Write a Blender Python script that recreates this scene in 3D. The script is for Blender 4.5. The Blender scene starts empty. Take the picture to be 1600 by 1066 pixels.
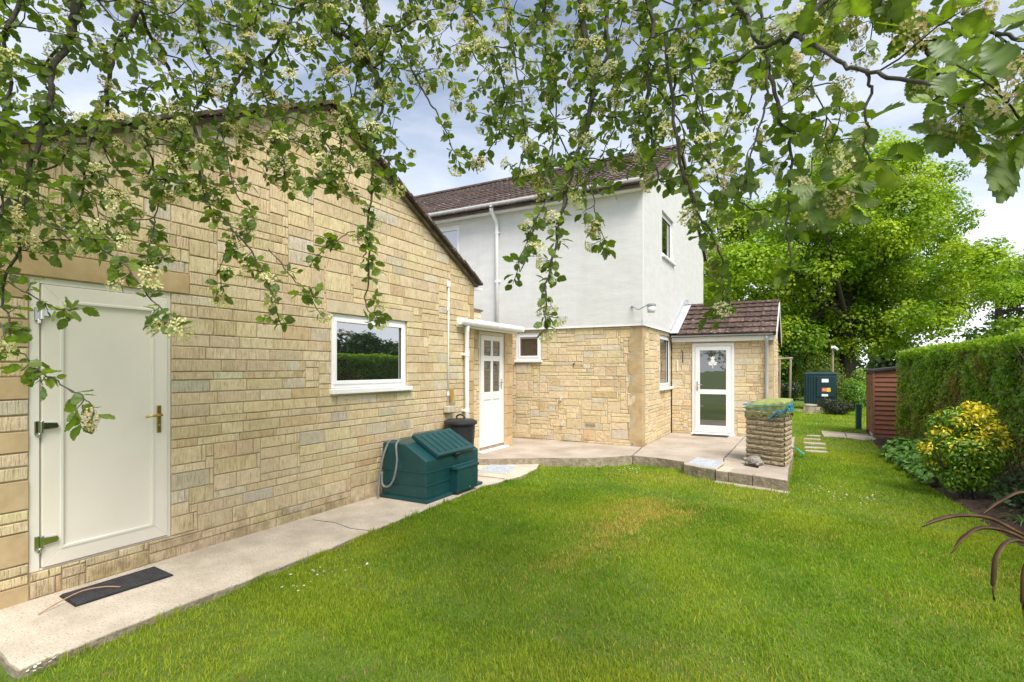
import bpy, math, random
import numpy as np
from mathutils import Vector

R = math.radians
rng = np.random.default_rng(7)
random.seed(7)
scn = bpy.context.scene
col = scn.collection

# ------------------------------------------------------------------ camera
F, YAW, CZ, HZ = 827.0, math.atan(451/827.0), 1.66, 576.0     # px focal, yaw, height, horizon row (1600 px wide frame)
cam_d = bpy.data.cameras.new('camera'); cam = bpy.data.objects.new('camera', cam_d); col.objects.link(cam)
cam.location = (0, 0, CZ); cam.rotation_euler = (R(90), 0, YAW)
cam_d.sensor_width = 36; cam_d.lens = 36*F/1600; cam_d.shift_y = (HZ-533)/1600
cam_d.clip_start = 0.05; cam_d.clip_end = 3000
scn.camera = cam

# ------------------------------------------------------------------ world, sun, exposure
SUN_EL, SUN_AZ = 54, 130       # azimuth measured clockwise from +Y (right, a little behind the camera)
w = bpy.data.worlds.new('World'); scn.world = w; w.use_nodes = True
nt = w.node_tree; nt.nodes.clear()
def N(t, **k):
    n = nt.nodes.new(t)
    for a, b in k.items(): setattr(n, a, b)
    return n
sky = N('ShaderNodeTexSky', sky_type='NISHITA', sun_disc=False)
sky.sun_elevation = R(SUN_EL); sky.sun_rotation = R(SUN_AZ); sky.air_density = 1.0; sky.dust_density = 1.6; sky.ozone_density = 1.4
tc = N('ShaderNodeTexCoord'); mp = N('ShaderNodeMapping'); mp.inputs['Scale'].default_value = (1.0, 1.0, 2.6); mp.inputs['Location'].default_value = (0.7, 0.25, 0.3)
no = N('ShaderNodeTexNoise'); no.inputs['Scale'].default_value = 2.3; no.inputs['Detail'].default_value = 9; no.inputs['Roughness'].default_value = 0.56; no.inputs['Distortion'].default_value = 0.4
rp = N('ShaderNodeValToRGB'); rp.color_ramp.elements[0].position = 0.36; rp.color_ramp.elements[1].position = 0.66
sx = N('ShaderNodeSeparateXYZ'); hzr = N('ShaderNodeMapRange'); hzr.inputs[1].default_value = 0.0; hzr.inputs[2].default_value = 0.42; hzr.inputs[3].default_value = 0.80; hzr.inputs[4].default_value = 0.02
mx0 = N('ShaderNodeMath', operation='MAXIMUM'); mul = N('ShaderNodeMath', operation='MULTIPLY_ADD', use_clamp=True)
mix = N('ShaderNodeMixRGB'); mix.inputs['Color2'].default_value = (9.3, 9.45, 9.9, 1)
bg = N('ShaderNodeBackground'); bg.inputs['Strength'].default_value = 0.078; out = N('ShaderNodeOutputWorld')
L = nt.links.new
L(tc.outputs['Generated'], mp.inputs['Vector']); L(mp.outputs[0], no.inputs['Vector']); L(no.outputs['Fac'], rp.inputs[0])
L(tc.outputs['Generated'], sx.inputs[0]); L(sx.outputs['Z'], hzr.inputs[0])
L(rp.outputs[0], mul.inputs[0]); mul.inputs[1].default_value = 0.42; L(hzr.outputs[0], mul.inputs[2])
L(sky.outputs[0], mix.inputs['Color1']); L(mul.outputs[0], mix.inputs['Fac']); L(mix.outputs[0], bg.inputs['Color']); L(bg.outputs[0], out.inputs['Surface'])

sd = bpy.data.lights.new('sun', 'SUN'); sd.energy = 2.5; sd.angle = R(32); sd.color = (1.0, 0.95, 0.87)
so = bpy.data.objects.new('sun', sd); col.objects.link(so)
az, el = R(SUN_AZ), R(SUN_EL)
sdir = Vector((math.sin(az)*math.cos(el), math.cos(az)*math.cos(el), math.sin(el)))
so.rotation_euler = (-sdir).to_track_quat('-Z', 'Y').to_euler(); so.location = sdir*30
vs = scn.view_settings; vs.view_transform = 'Standard'; vs.look = 'None'; vs.gamma = 1; vs.exposure = 1.08
scn.cycles.max_bounces = 8; scn.cycles.transparent_max_bounces = 8; scn.cycles.diffuse_bounces = 4; scn.cycles.use_denoising = True

# ------------------------------------------------------------------ helpers
FWD = np.array([-math.sin(YAW), math.cos(YAW), 0.0]); RGT = np.array([math.cos(YAW), math.sin(YAW), 0.0])
def at(px, py, d):              # a place seen at photo pixel (px, py), d metres away along the view
    p = FWD*d + RGT*((px-800)*d/F); return np.array([p[0], p[1], CZ+(HZ-py)*d/F])
def project(p):
    p = np.asarray(p, float); dep = p[..., 0]*FWD[0]+p[..., 1]*FWD[1]; r = p[..., 0]*RGT[0]+p[..., 1]*RGT[1]
    return 800+F*r/dep, HZ-F*(p[..., 2]-CZ)/dep, dep

def tag(o, label=None, cat=None, group=None, kind=None):
    if label: o['label'] = label
    if cat: o['category'] = cat
    if group: o['group'] = group
    if kind: o['kind'] = kind
    return o
def empty(name, loc, label, cat, group=None, rz=0):
    o = bpy.data.objects.new(name, None); col.objects.link(o); o.location = loc; o.rotation_euler[2] = rz; o.empty_display_size = .1
    return tag(o, label, cat, group)
def link(o, parent=None):
    col.objects.link(o)
    if parent is not None:
        o.parent = parent; o.matrix_parent_inverse = world_of(parent).inverted()
    return o
def world_of(o):
    from mathutils import Matrix
    m = Matrix.LocRotScale(o.location, o.rotation_euler, o.scale)
    if o.parent is not None: m = world_of(o.parent) @ o.matrix_parent_inverse @ m
    return m

class MB:
    """collects shapes (world coordinates) for ONE mesh object"""
    def __init__(s): s.v = []; s.f = []; s.c = []; s.cur = (1, 1, 1)
    def poly(s, pts):
        n = len(s.v); s.v += [tuple(p) for p in pts]; s.f.append(tuple(range(n, n+len(pts)))); s.c.append(s.cur)
    def add(s, vs_, fs):
        n = len(s.v); s.v += [tuple(p) for p in vs_]
        for f in fs: s.f.append(tuple(i+n for i in f)); s.c.append(s.cur)
    def box(s, x0, x1, y0, y1, z0, z1):
        s.add([(x0,y0,z0),(x1,y0,z0),(x1,y1,z0),(x0,y1,z0),(x0,y0,z1),(x1,y0,z1),(x1,y1,z1),(x0,y1,z1)],
              [(0,3,2,1),(4,5,6,7),(0,1,5,4),(1,2,6,5),(2,3,7,6),(3,0,4,7)])
        return s
    def obox(s, c, ax, ay, az_, h):       # oriented box: centre, three unit axes, half sizes
        c = np.asarray(c, float); a = [np.asarray(q, float)*k for q, k in zip((ax, ay, az_), h)]
        vv = [c+i*a[0]+j*a[1]+k*a[2] for k in (-1, 1) for (i, j) in ((-1,-1),(1,-1),(1,1),(-1,1))]
        s.add(vv, [(0,3,2,1),(4,5,6,7),(0,1,5,4),(1,2,6,5),(2,3,7,6),(3,0,4,7)]); return s
    def prism(s, pts, z0, z1):            # plan polygon (counter-clockwise) extruded in z; z may be a list per vertex
        n = len(pts); z0 = [z0]*n if np.isscalar(z0) else z0; z1 = [z1]*n if np.isscalar(z1) else z1
        vv = [(p[0], p[1], z) for p, z in zip(pts, z0)]+[(p[0], p[1], z) for p, z in zip(pts, z1)]
        s.add(vv, [tuple(range(n-1, -1, -1)), tuple(range(n, 2*n))]+[(i, (i+1) % n, n+(i+1) % n, n+i) for i in range(n)]); return s
    def extr(s, pts3, d):                 # any planar polygon of 3-D points pushed along vector d
        n = len(pts3); d = np.asarray(d, float); a = [np.asarray(p, float) for p in pts3]; b = [p+d for p in a]
        s.add(a+b, [tuple(range(n-1, -1, -1)), tuple(range(n, 2*n))]+[(i, (i+1) % n, n+(i+1) % n, n+i) for i in range(n)]); return s
    def tube(s, pts, r, n=8, cap=True):
        pts = [np.asarray(p, float) for p in pts]; m = len(pts); r = [r]*m if np.isscalar(r) else r
        vv = []; up = None
        for i in range(m):
            t = pts[min(i+1, m-1)]-pts[max(i-1, 0)]; t = t/(np.linalg.norm(t)+1e-9)
            if up is None:
                up = np.array([0, 0, 1.0]) if abs(t[2]) < .9 else np.array([1.0, 0, 0])
            a = np.cross(t, up); a /= np.linalg.norm(a)+1e-9; b = np.cross(a, t); up = b
            for k in range(n):
                q = 2*math.pi*k/n; vv.append(pts[i]+r[i]*(math.cos(q)*a+math.sin(q)*b))
        fs = [(i*n+k, i*n+(k+1) % n, (i+1)*n+(k+1) % n, (i+1)*n+k) for i in range(m-1) for k in range(n)]
        if cap: fs += [tuple(range(n-1, -1, -1)), tuple(range((m-1)*n, m*n))]
        s.add(vv, fs); return s
    def lathe(s, prof, c, n=24):          # profile of (radius, z)
        vv = [(c[0]+r*math.cos(2*math.pi*k/n), c[1]+r*math.sin(2*math.pi*k/n), c[2]+z) for r, z in prof for k in range(n)]
        m = len(prof)
        fs = [(i*n+k, i*n+(k+1) % n, (i+1)*n+(k+1) % n, (i+1)*n+k) for i in range(m-1) for k in range(n)]
        fs += [tuple(range(n-1, -1, -1)), tuple(range((m-1)*n, m*n))]
        s.add(vv, fs); return s
    def mesh(s, name, mat, colour=False, origin=(0, 0, 0)):
        me = bpy.data.meshes.new(name)
        o = np.asarray(origin, float)
        me.from_pydata([tuple(np.asarray(p)-o) for p in s.v], [], s.f); me.materials.append(mat)
        if colour:
            a = me.color_attributes.new('Col', 'FLOAT_COLOR', 'CORNER')
            arr = np.concatenate([np.tile([*c, 1.0], (len(f), 1)) for f, c in zip(s.f, s.c)]).astype(np.float32)
            a.data.foreach_set('color', arr.ravel())
        me.update(); return me
    def build(s, name, mat, parent=None, smooth=False, bevel=0, colour=False, origin=None, seg=2):
        if origin is None:
            a = np.array(s.v); origin = ((a[:, 0].min()+a[:, 0].max())/2, (a[:, 1].min()+a[:, 1].max())/2, a[:, 2].min())
        me = s.mesh(name, mat, colour, origin)
        o = bpy.data.objects.new(name, me); o.location = origin; link(o, parent)
        if smooth:
            me.polygons.foreach_set('use_smooth', [True]*len(me.polygons))
        if bevel:
            b = o.modifiers.new('bevel', 'BEVEL'); b.width = bevel; b.segments = seg; b.limit_method = 'ANGLE'; b.angle_limit = R(40)
        return o

def npmesh(name, verts, faces, mat, parent=None, colour=None, smooth=False):
    """verts (n,3), faces (m,k) all of one size, colour (m,3) per face"""
    me = bpy.data.meshes.new(name); nv, (nf, k) = len(verts), faces.shape
    me.vertices.add(nv); me.vertices.foreach_set('co', np.asarray(verts, np.float32).ravel())
    me.loops.add(nf*k); me.loops.foreach_set('vertex_index', faces.astype(np.int32).ravel())
    me.polygons.add(nf); me.polygons.foreach_set('loop_start', np.arange(0, nf*k, k, dtype=np.int32))
    me.polygons.foreach_set('loop_total', np.full(nf, k, np.int32))
    if smooth: me.polygons.foreach_set('use_smooth', np.ones(nf, bool))
    me.update(calc_edges=True); me.materials.append(mat)
    if colour is not None:
        a = me.color_attributes.new('Col', 'FLOAT_COLOR', 'CORNER')
        c = np.concatenate([np.repeat(colour, k, 0), np.ones((nf*k, 1))], 1).astype(np.float32); a.data.foreach_set('color', c.ravel())
    o = bpy.data.objects.new(name, me); return link(o, parent)

def wav(x, y, s=1.0, seed=0):      # smooth pseudo noise, about -1..1
    r = np.random.default_rng(seed); t = 0; amp = 1; tot = 0
    for k in range(6):
        a = r.uniform(0, 6.28); f = s*(1.0+.75*k); ph = r.uniform(0, 6.28, 2)
        t = t+amp*np.sin(f*(x*math.cos(a)+y*math.sin(a))+ph[0]+1.3*np.sin(f*.6*(y*math.cos(a)-x*math.sin(a))+ph[1])); tot += amp; amp *= .8
    return t/tot*1.8

# ------------------------------------------------------------------ materials
def pm(name, c1, c2=None, scale=6.0, rough=.7, bump=0.0, bscale=60, bdist=.01, metal=0, spec=.4, stretch=(1, 1, 1), attr=False, detail=6, lo=.35, hi=.65, c3=None, s3=30, p3=.62, coat=0, streak=0):
    m = bpy.data.materials.new(name); m.use_nodes = True; t = m.node_tree; b = t.nodes['Principled BSDF']; k = t.links.new
    b.inputs['Roughness'].default_value = rough; b.inputs['Metallic'].default_value = metal; b.inputs['Specular IOR Level'].default_value = spec
    if coat: b.inputs['Coat Weight'].default_value = coat
    g = t.nodes.new('ShaderNodeNewGeometry'); mpn = t.nodes.new('ShaderNodeMapping'); mpn.inputs['Scale'].default_value = stretch; k(g.outputs['Position'], mpn.inputs['Vector'])
    c2 = c2 or c1
    n = t.nodes.new('ShaderNodeTexNoise'); n.inputs['Scale'].default_value = scale; n.inputs['Detail'].default_value = detail; n.inputs['Roughness'].default_value = .6; k(mpn.outputs[0], n.inputs['Vector'])
    r = t.nodes.new('ShaderNodeValToRGB'); r.color_ramp.elements[0].position = lo; r.color_ramp.elements[1].position = hi
    r.color_ramp.elements[0].color = (*c1, 1); r.color_ramp.elements[1].color = (*c2, 1); k(n.outputs['Fac'], r.inputs[0]); cur = r.outputs[0]
    if c3:
        n3 = t.nodes.new('ShaderNodeTexNoise'); n3.inputs['Scale'].default_value = s3; n3.inputs['Detail'].default_value = 4; k(g.outputs['Position'], n3.inputs['Vector'])
        r3 = t.nodes.new('ShaderNodeValToRGB'); r3.color_ramp.elements[0].position = p3; r3.color_ramp.elements[1].position = p3+.06; k(n3.outputs['Fac'], r3.inputs[0])
        x3 = t.nodes.new('ShaderNodeMixRGB'); x3.inputs['Color2'].default_value = (*c3, 1); k(r3.outputs[0], x3.inputs['Fac']); k(cur, x3.inputs['Color1']); cur = x3.outputs[0]
    if streak:      # faint runs of dirt
        ms_ = t.nodes.new('ShaderNodeMapping'); ms_.inputs['Scale'].default_value = (3.2, 3.2, .28); k(g.outputs['Position'], ms_.inputs['Vector'])
        ns = t.nodes.new('ShaderNodeTexNoise'); ns.inputs['Scale'].default_value = 1.6; ns.inputs['Detail'].default_value = 7; ns.inputs['Roughness'].default_value = .7; k(ms_.outputs[0], ns.inputs['Vector'])
        rs = t.nodes.new('ShaderNodeValToRGB'); rs.color_ramp.elements[0].position = .38; rs.color_ramp.elements[1].position = .58; rs.color_ramp.elements[0].color = (streak, streak, streak*.97, 1); k(ns.outputs['Fac'], rs.inputs[0])
        xs_ = t.nodes.new('ShaderNodeMixRGB'); xs_.blend_type = 'MULTIPLY'; xs_.inputs['Fac'].default_value = 1; k(cur, xs_.inputs['Color1']); k(rs.outputs[0], xs_.inputs['Color2']); cur = xs_.outputs[0]
    if attr:
        a = t.nodes.new('ShaderNodeAttribute'); a.attribute_name = 'Col'
        x = t.nodes.new('ShaderNodeMixRGB'); x.blend_type = 'MULTIPLY'; x.inputs['Fac'].default_value = 1; k(cur, x.inputs['Color1']); k(a.outputs['Color'], x.inputs['Color2']); cur = x.outputs[0]
    k(cur, b.inputs['Base Color'])
    if bump:
        nb = t.nodes.new('ShaderNodeTexNoise'); nb.inputs['Scale'].default_value = bscale; nb.inputs['Detail'].default_value = 5; k(mpn.outputs[0], nb.inputs['Vector'])
        bb = t.nodes.new('ShaderNodeBump'); bb.inputs['Strength'].default_value = bump; bb.inputs['Distance'].default_value = bdist; k(nb.outputs['Fac'], bb.inputs['Height']); k(bb.outputs[0], b.inputs['Normal'])
    return m

def leafmat(name, back=None, trans=.35, gloss=.12, rough=.45):
    m = bpy.data.materials.new(name); m.use_nodes = True; t = m.node_tree; t.nodes.clear(); k = t.links.new
    a = t.nodes.new('ShaderNodeAttribute'); a.attribute_name = 'Col'; cur = a.outputs['Color']
    g = t.nodes.new('ShaderNodeNewGeometry')
    if back:
        x = t.nodes.new('ShaderNodeMixRGB'); x.inputs['Color2'].default_value = (*back, 1); k(cur, x.inputs['Color1'])
        mm = t.nodes.new('ShaderNodeMath'); mm.operation = 'MULTIPLY'; mm.inputs[1].default_value = .6; k(g.outputs['Backfacing'], mm.inputs[0]); k(mm.outputs[0], x.inputs['Fac']); cur = x.outputs[0]
    d = t.nodes.new('ShaderNodeBsdfDiffuse'); k(cur, d.inputs['Color'])
    tr = t.nodes.new('ShaderNodeBsdfTranslucent')
    br = t.nodes.new('ShaderNodeMixRGB'); br.blend_type = 'MULTIPLY'; br.inputs['Fac'].default_value = 1; br.inputs['Color2'].default_value = (1.35, 1.5, .6, 1); k(a.outputs['Color'], br.inputs['Color1']); k(br.outputs[0], tr.inputs['Color'])
    s = t.nodes.new('ShaderNodeMixShader'); s.inputs[0].default_value = trans; k(d.outputs[0], s.inputs[1]); k(tr.outputs[0], s.inputs[2])
    gl = t.nodes.new('ShaderNodeBsdfGlossy'); gl.inputs['Roughness'].default_value = rough; gl.inputs['Color'].default_value = (.9, .95, 1, 1)
    fr = t.nodes.new('ShaderNodeLayerWeight'); fr.inputs['Blend'].default_value = .25
    fm = t.nodes.new('ShaderNodeMath'); fm.operation = 'MULTIPLY_ADD'; fm.inputs[1].default_value = gloss*.6; fm.inputs[2].default_value = gloss*.25; fm.use_clamp = True; k(fr.outputs['Facing'], fm.inputs[0])
    s2 = t.nodes.new('ShaderNodeMixShader'); k(fm.outputs[0], s2.inputs[0]); k(s.outputs[0], s2.inputs[1]); k(gl.outputs[0], s2.inputs[2])
    o = t.nodes.new('ShaderNodeOutputMaterial'); k(s2.outputs[0], o.inputs['Surface']); return m

def stonemat(name, comb=True):
    m = bpy.data.materials.new(name); m.use_nodes = True; t = m.node_tree; b = t.nodes['Principled BSDF']; k = t.links.new
    b.inputs['Roughness'].default_value = .88; b.inputs['Specular IOR Level'].default_value = .25
    g = t.nodes.new('ShaderNodeNewGeometry'); a = t.nodes.new('ShaderNodeAttribute'); a.attribute_name = 'Col'
    def noise(vec, sc, det=5, ro=.6):
        n = t.nodes.new('ShaderNodeTexNoise'); n.inputs['Scale'].default_value = sc; n.inputs['Detail'].default_value = det; n.inputs['Roughness'].default_value = ro; k(vec, n.inputs['Vector']); return n.outputs['Fac']
    def ramp(s, p0, p1, c0, c1):
        r = t.nodes.new('ShaderNodeValToRGB'); r.color_ramp.elements[0].position = p0; r.color_ramp.elements[1].position = p1
        r.color_ramp.elements[0].color = (*c0, 1); r.color_ramp.elements[1].color = (*c1, 1); k(s, r.inputs[0]); return r.outputs[0]
    def mulc(x, y, f=1):
        q = t.nodes.new('ShaderNodeMixRGB'); q.blend_type = 'MULTIPLY'; q.inputs['Fac'].default_value = f; k(x, q.inputs['Color1']); k(y, q.inputs['Color2']); return q.outputs[0]
    # offset the texture from stone to stone by its own colour
    off = t.nodes.new('ShaderNodeVectorMath'); off.operation = 'MULTIPLY_ADD'; off.inputs[1].default_value = (37, 91, 53); k(a.outputs['Color'], off.inputs[0]); k(g.outputs['Position'], off.inputs[2])
    mpn = t.nodes.new('ShaderNodeMapping'); mpn.inputs['Scale'].default_value = (85, 85, 9) if comb else (16, 16, 22); k(off.outputs[0], mpn.inputs['Vector'])
    grooves = noise(mpn.outputs[0], 1.0, 3, .55)
    mott = noise(off.outputs[0], 14, 6, .65); fine = noise(off.outputs[0], 120, 3, .7)
    c = mulc(a.outputs['Color'], ramp(mott, .3, .7, (.86, .84, .80), (1.08, 1.08, 1.08)))
    c = mulc(c, ramp(grooves, .33, .45, (.80, .73, .62) if comb else (.86, .82, .75), (1, 1, 1)))
    c = mulc(c, ramp(fine, .30, .42, (.70, .66, .58), (1, 1, 1)))
    # damp grey staining rising a little way from the ground, broken up by noise
    sp = t.nodes.new('ShaderNodeSeparateXYZ'); k(g.outputs['Position'], sp.inputs[0])
    hr = t.nodes.new('ShaderNodeMapRange'); hr.inputs[1].default_value = .02; hr.inputs[2].default_value = .55; hr.inputs[3].default_value = .20; hr.inputs[4].default_value = -.10; k(sp.outputs['Z'], hr.inputs[0])
    st = t.nodes.new('ShaderNodeMath'); st.operation = 'ADD'; k(noise(g.outputs['Position'], 5.5, 8, .7), st.inputs[0]); k(hr.outputs[0], st.inputs[1])
    c = mulc(c, ramp(st.outputs[0], .60, .78, (1, 1, 1), (.62, .61, .56)))
    k(c, b.inputs['Base Color'])
    mr = t.nodes.new('ShaderNodeMapRange'); mr.inputs[1].default_value = .3; mr.inputs[2].default_value = .55; k(grooves, mr.inputs[0])
    ad = t.nodes.new('ShaderNodeMath'); ad.operation = 'MULTIPLY_ADD'; ad.inputs[1].default_value = .45; k(fine, ad.inputs[0]); k(mr.outputs[0], ad.inputs[2])
    bb = t.nodes.new('ShaderNodeBump'); bb.inputs['Strength'].default_value = .75 if comb else .5; bb.inputs['Distance'].default_value = .007; k(ad.outputs[0], bb.inputs['Height']); k(bb.outputs[0], b.inputs['Normal'])
    return m

def glassmat(name, tint=(.012, .014, .015), refl=.42, rough=.015):
    m = bpy.data.materials.new(name); m.use_nodes = True; t = m.node_tree; t.nodes.clear(); k = t.links.new
    d = t.nodes.new('ShaderNodeBsdfDiffuse'); d.inputs['Color'].default_value = (*tint, 1)
    gl = t.nodes.new('ShaderNodeBsdfGlossy'); gl.inputs['Roughness'].default_value = rough; gl.inputs['Color'].default_value = (.92, .95, .97, 1)
    lw = t.nodes.new('ShaderNodeLayerWeight'); lw.inputs['Blend'].default_value = .35
    mr = t.nodes.new('ShaderNodeMapRange'); mr.inputs[3].default_value = refl; mr.inputs[4].default_value = .95; k(lw.outputs['Fresnel'], mr.inputs[0])
    g = t.nodes.new('ShaderNodeNewGeometry'); n = t.nodes.new('ShaderNodeTexNoise'); n.inputs['Scale'].default_value = 2.2; k(g.outputs['Position'], n.inputs['Vector'])
    bb = t.nodes.new('ShaderNodeBump'); bb.inputs['Strength'].default_value = .04; bb.inputs['Distance'].default_value = .02; k(n.outputs['Fac'], bb.inputs['Height']); k(bb.outputs[0], gl.inputs['Normal'])
    s = t.nodes.new('ShaderNodeMixShader'); k(mr.outputs[0], s.inputs[0]); k(d.outputs[0], s.inputs[1]); k(gl.outputs[0], s.inputs[2])
    o = t.nodes.new('ShaderNodeOutputMaterial'); k(s.outputs[0], o.inputs['Surface']); return m

M = dict(
    stone=stonemat('combed buff stone', True), stone2=stonemat('split buff stone', False),
    mortar=pm('mortar', (.37, .295, .18), (.48, .395, .265), scale=9, rough=.95, bump=.5, bscale=90, bdist=.004, c3=(.17, .15, .11), s3=7, p3=.66),
    cut=pm('smooth cut stone', (.43, .31, .16), (.53, .40, .23), scale=7, rough=.9, bump=.35, bscale=140, bdist=.003, attr=True),
    render=pm('white render', (.60, .60, .585), (.66, .66, .648), scale=2.2, rough=.9, bump=.16, bscale=7, bdist=.02, stretch=(1, 1, 3.5), spec=.2, streak=.965),
    upvc=pm('white plastic', (.80, .80, .79), (.84, .84, .83), scale=4, rough=.35, spec=.5),
    cream=pm('cream painted door', (.76, .70, .60), (.79, .73, .635), scale=2.5, rough=.42, spec=.4, c3=(.60, .55, .46), s3=55, p3=.72),
    creamframe=pm('cream frame', (.71, .68, .59), (.75, .72, .64), scale=3, rough=.45),
    glass=glassmat('window glass'), glass2=glassmat('door glass', (.05, .055, .05), .16),
    chrome=pm('chrome', (.62, .62, .60), rough=.16, metal=1), brass=pm('brass', (.60, .43, .13), (.48, .33, .1), scale=30, rough=.28, metal=1),
    steel=pm('grey metal', (.38, .40, .42), (.46, .47, .48), scale=20, rough=.4, metal=.7),
    lead=pm('lead flashing', (.36, .38, .40), (.52, .54, .55), scale=9, rough=.55, bump=.25, bscale=18),
    tile=pm('brown roof tile', (.062, .042, .037), (.115, .082, .07), scale=5, rough=.9, bump=.5, bscale=70, c3=(.30, .27, .22), s3=11, p3=.63, attr=True),
    tilep=pm('lichened roof tile', (.055, .036, .031), (.115, .072, .055), scale=7, rough=.92, bump=.6, bscale=55, c3=(.24, .215, .175), s3=13, p3=.61, attr=True),
    verge=pm('weathered verge', (.10, .075, .055), (.19, .145, .10), scale=8, rough=.95, bump=.6, bscale=50, c3=(.30, .26, .20), s3=18, p3=.66),
    greypipe=pm('grey plastic', (.40, .42, .43), (.46, .47, .48), scale=5, rough=.45),
    concrete=pm('path concrete', (.50, .43, .33), (.68, .595, .48), scale=3.3, rough=.92, bump=.9, bscale=85, bdist=.008, c3=(.34, .28, .20), s3=65, p3=.585),
    slab=pm('patio concrete', (.34, .285, .225), (.47, .405, .335), scale=1.9, rough=.92, bump=.5, bscale=70, bdist=.005, c3=(.30, .25, .19), s3=40, p3=.63),
    edge=pm('rough concrete edge', (.22, .18, .125), (.36, .30, .22), scale=11, rough=.95, bump=.9, bscale=30, bdist=.02),
    hedgecore=pm('hedge interior', (.06, .055, .028), (.12, .10, .055), scale=9, rough=.97, bump=1, bscale=25, bdist=.05),
    soil=pm('bed soil', (.045, .028, .019), (.11, .072, .05), scale=14, rough=.97, bump=1, bscale=40, bdist=.03),
    turf=pm('turf', (.075, .125, .012), (.13, .20, .02), scale=3, rough=.95, bump=.8, bscale=45, bdist=.02, c3=(.17, .14, .05), s3=9, p3=.62),
    field=pm('field', (.20, .26, .06), (.30, .33, .10), scale=.3, rough=.95),
    bunker=pm('dark green plastic', (.006, .052, .056), (.010, .066, .070), scale=5, rough=.40, spec=.45, bump=.12, bscale=25, c3=(.05, .085, .075), s3=10, p3=.68),
    tank=pm('green oil tank plastic', (.004, .024, .030), (.008, .042, .044), scale=3, rough=.5, stretch=(5, 5, .6)),
    black=pm('black plastic', (.018, .018, .02), (.03, .03, .032), scale=9, rough=.45), rubber=pm('black rubber', (.014, .014, .016), (.03, .03, .032), scale=18, rough=.7, bump=.3, bscale=80),
    matrib=pm('worn rubber', (.035, .036, .04), (.06, .06, .064), scale=18, rough=.5),
    hose=pm('grey hose', (.17, .18, .18), (.24, .25, .25), scale=20, rough=.5),
    lid=pm('galvanised cover', (.40, .45, .52), (.55, .58, .62), scale=9, rough=.6, c3=(.27, .27, .26), s3=14, p3=.64, metal=.15),
    pillar=pm('rock faced stone', (.33, .27, .175), (.50, .42, .29), scale=16, rough=.95, bump=1, bscale=38, bdist=.03, c3=(.15, .13, .09), s3=22, p3=.60, attr=True),
    tarp=pm('olive sheet', (.235, .275, .065), (.33, .36, .11), scale=5, rough=.42, bump=.4, bscale=14, bdist=.03),
    rope=pm('blue rope', (.02, .20, .30), (.04, .30, .42), scale=60, rough=.7, bump=.6, bscale=120), teal=pm('teal rope', (.02, .24, .21), (.05, .36, .32), scale=60, rough=.7),
    shed=pm('red brown shed boards', (.135, .050, .024), (.195, .078, .040), scale=4, rough=.7, stretch=(1, 1, 6), bump=.3, bscale=30, attr=True),
    felt=pm('black felt', (.02, .022, .027), (.045, .048, .055), scale=20, rough=.9, bump=.4),
    wood=pm('weathered timber', (.26, .20, .13), (.37, .29, .19), scale=9, rough=.9, stretch=(1, 1, .2)),
    bark=pm('twig bark', (.045, .038, .028), (.10, .088, .068), scale=25, rough=.9, bump=.6, bscale=60, c3=(.15, .16, .12), s3=30, p3=.64),
    oakbark=pm('oak bark', (.035, .03, .022), (.085, .07, .05), scale=6, rough=.95),
    brownleaf=pm('bronze strap leaf', (.06, .032, .018), (.13, .072, .040), scale=14, rough=.6, spec=.3),
    ornament=pm('grey cast stone', (.20, .185, .16), (.36, .335, .30), scale=26, rough=.95, bump=1, bscale=45, bdist=.02),
    straw=pm('yellow bristle', (.42, .26, .05), (.55, .36, .09), scale=60, rough=.85),
    beige=pm('beige block', (.47, .41, .30), (.56, .50, .38), scale=20, rough=.9), terracotta=pm('buff clay', (.42, .30, .18), (.5, .38, .24), scale=20, rough=.9),
    white=pm('white print', (.8, .8, .8), rough=.6), redp=pm('red print', (.65, .06, .04), rough=.6), yellowp=pm('yellow print', (.72, .55, .05), rough=.6),
    twig=pm('dry stem', (.40, .24, .12), (.5, .33, .18), rough=.9), lampglass=pm('frosted lamp', (.72, .74, .75), rough=.25),
    sorbus=leafmat('whitebeam leaf', back=(.195, .255, .085), trans=.46, gloss=.09), hedge=leafmat('hedge leaf', trans=.54, gloss=.10), oak=leafmat('oak leaf', trans=.36, gloss=.05), shrub=leafmat('shrub leaf', trans=.25, gloss=.12), grass=leafmat('grass blade', trans=.50, gloss=.02),
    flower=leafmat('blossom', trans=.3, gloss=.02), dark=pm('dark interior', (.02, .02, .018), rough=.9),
)

# ------------------------------------------------------------------ stone walls
UP = np.array([0, 0, 1.0])
def clip(poly, a, b, c):             # keep a*u+b*v<=c
    res = []
    for i in range(len(poly)):
        p, q = poly[i], poly[(i+1) % len(poly)]; fp, fq = a*p[0]+b*p[1]-c, a*q[0]+b*q[1]-c
        if fp <= 0: res.append(p)
        if (fp < 0 < fq) or (fq < 0 < fp):
            t_ = fp/(fp-fq); res.append((p[0]+t_*(q[0]-p[0]), p[1]+t_*(q[1]-p[1])))
    return res
def area(p): return .5*abs(sum(p[i][0]*p[(i+1) % len(p)][1]-p[(i+1) % len(p)][0]*p[i][1] for i in range(len(p))))
def palette(r, grey=.10, orange=.07):
    x = r.random()
    if x < grey: c = np.array([.635, .565, .425])
    elif x < grey+orange: c = np.array([.63, .475, .285])
    else: c = np.array([.70, .568, .36])
    return np.clip(c*r.uniform(.86, 1.08)*np.array([1, r.uniform(.97, 1.03), r.uniform(.93, 1.07)]), .1, .72)
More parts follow.
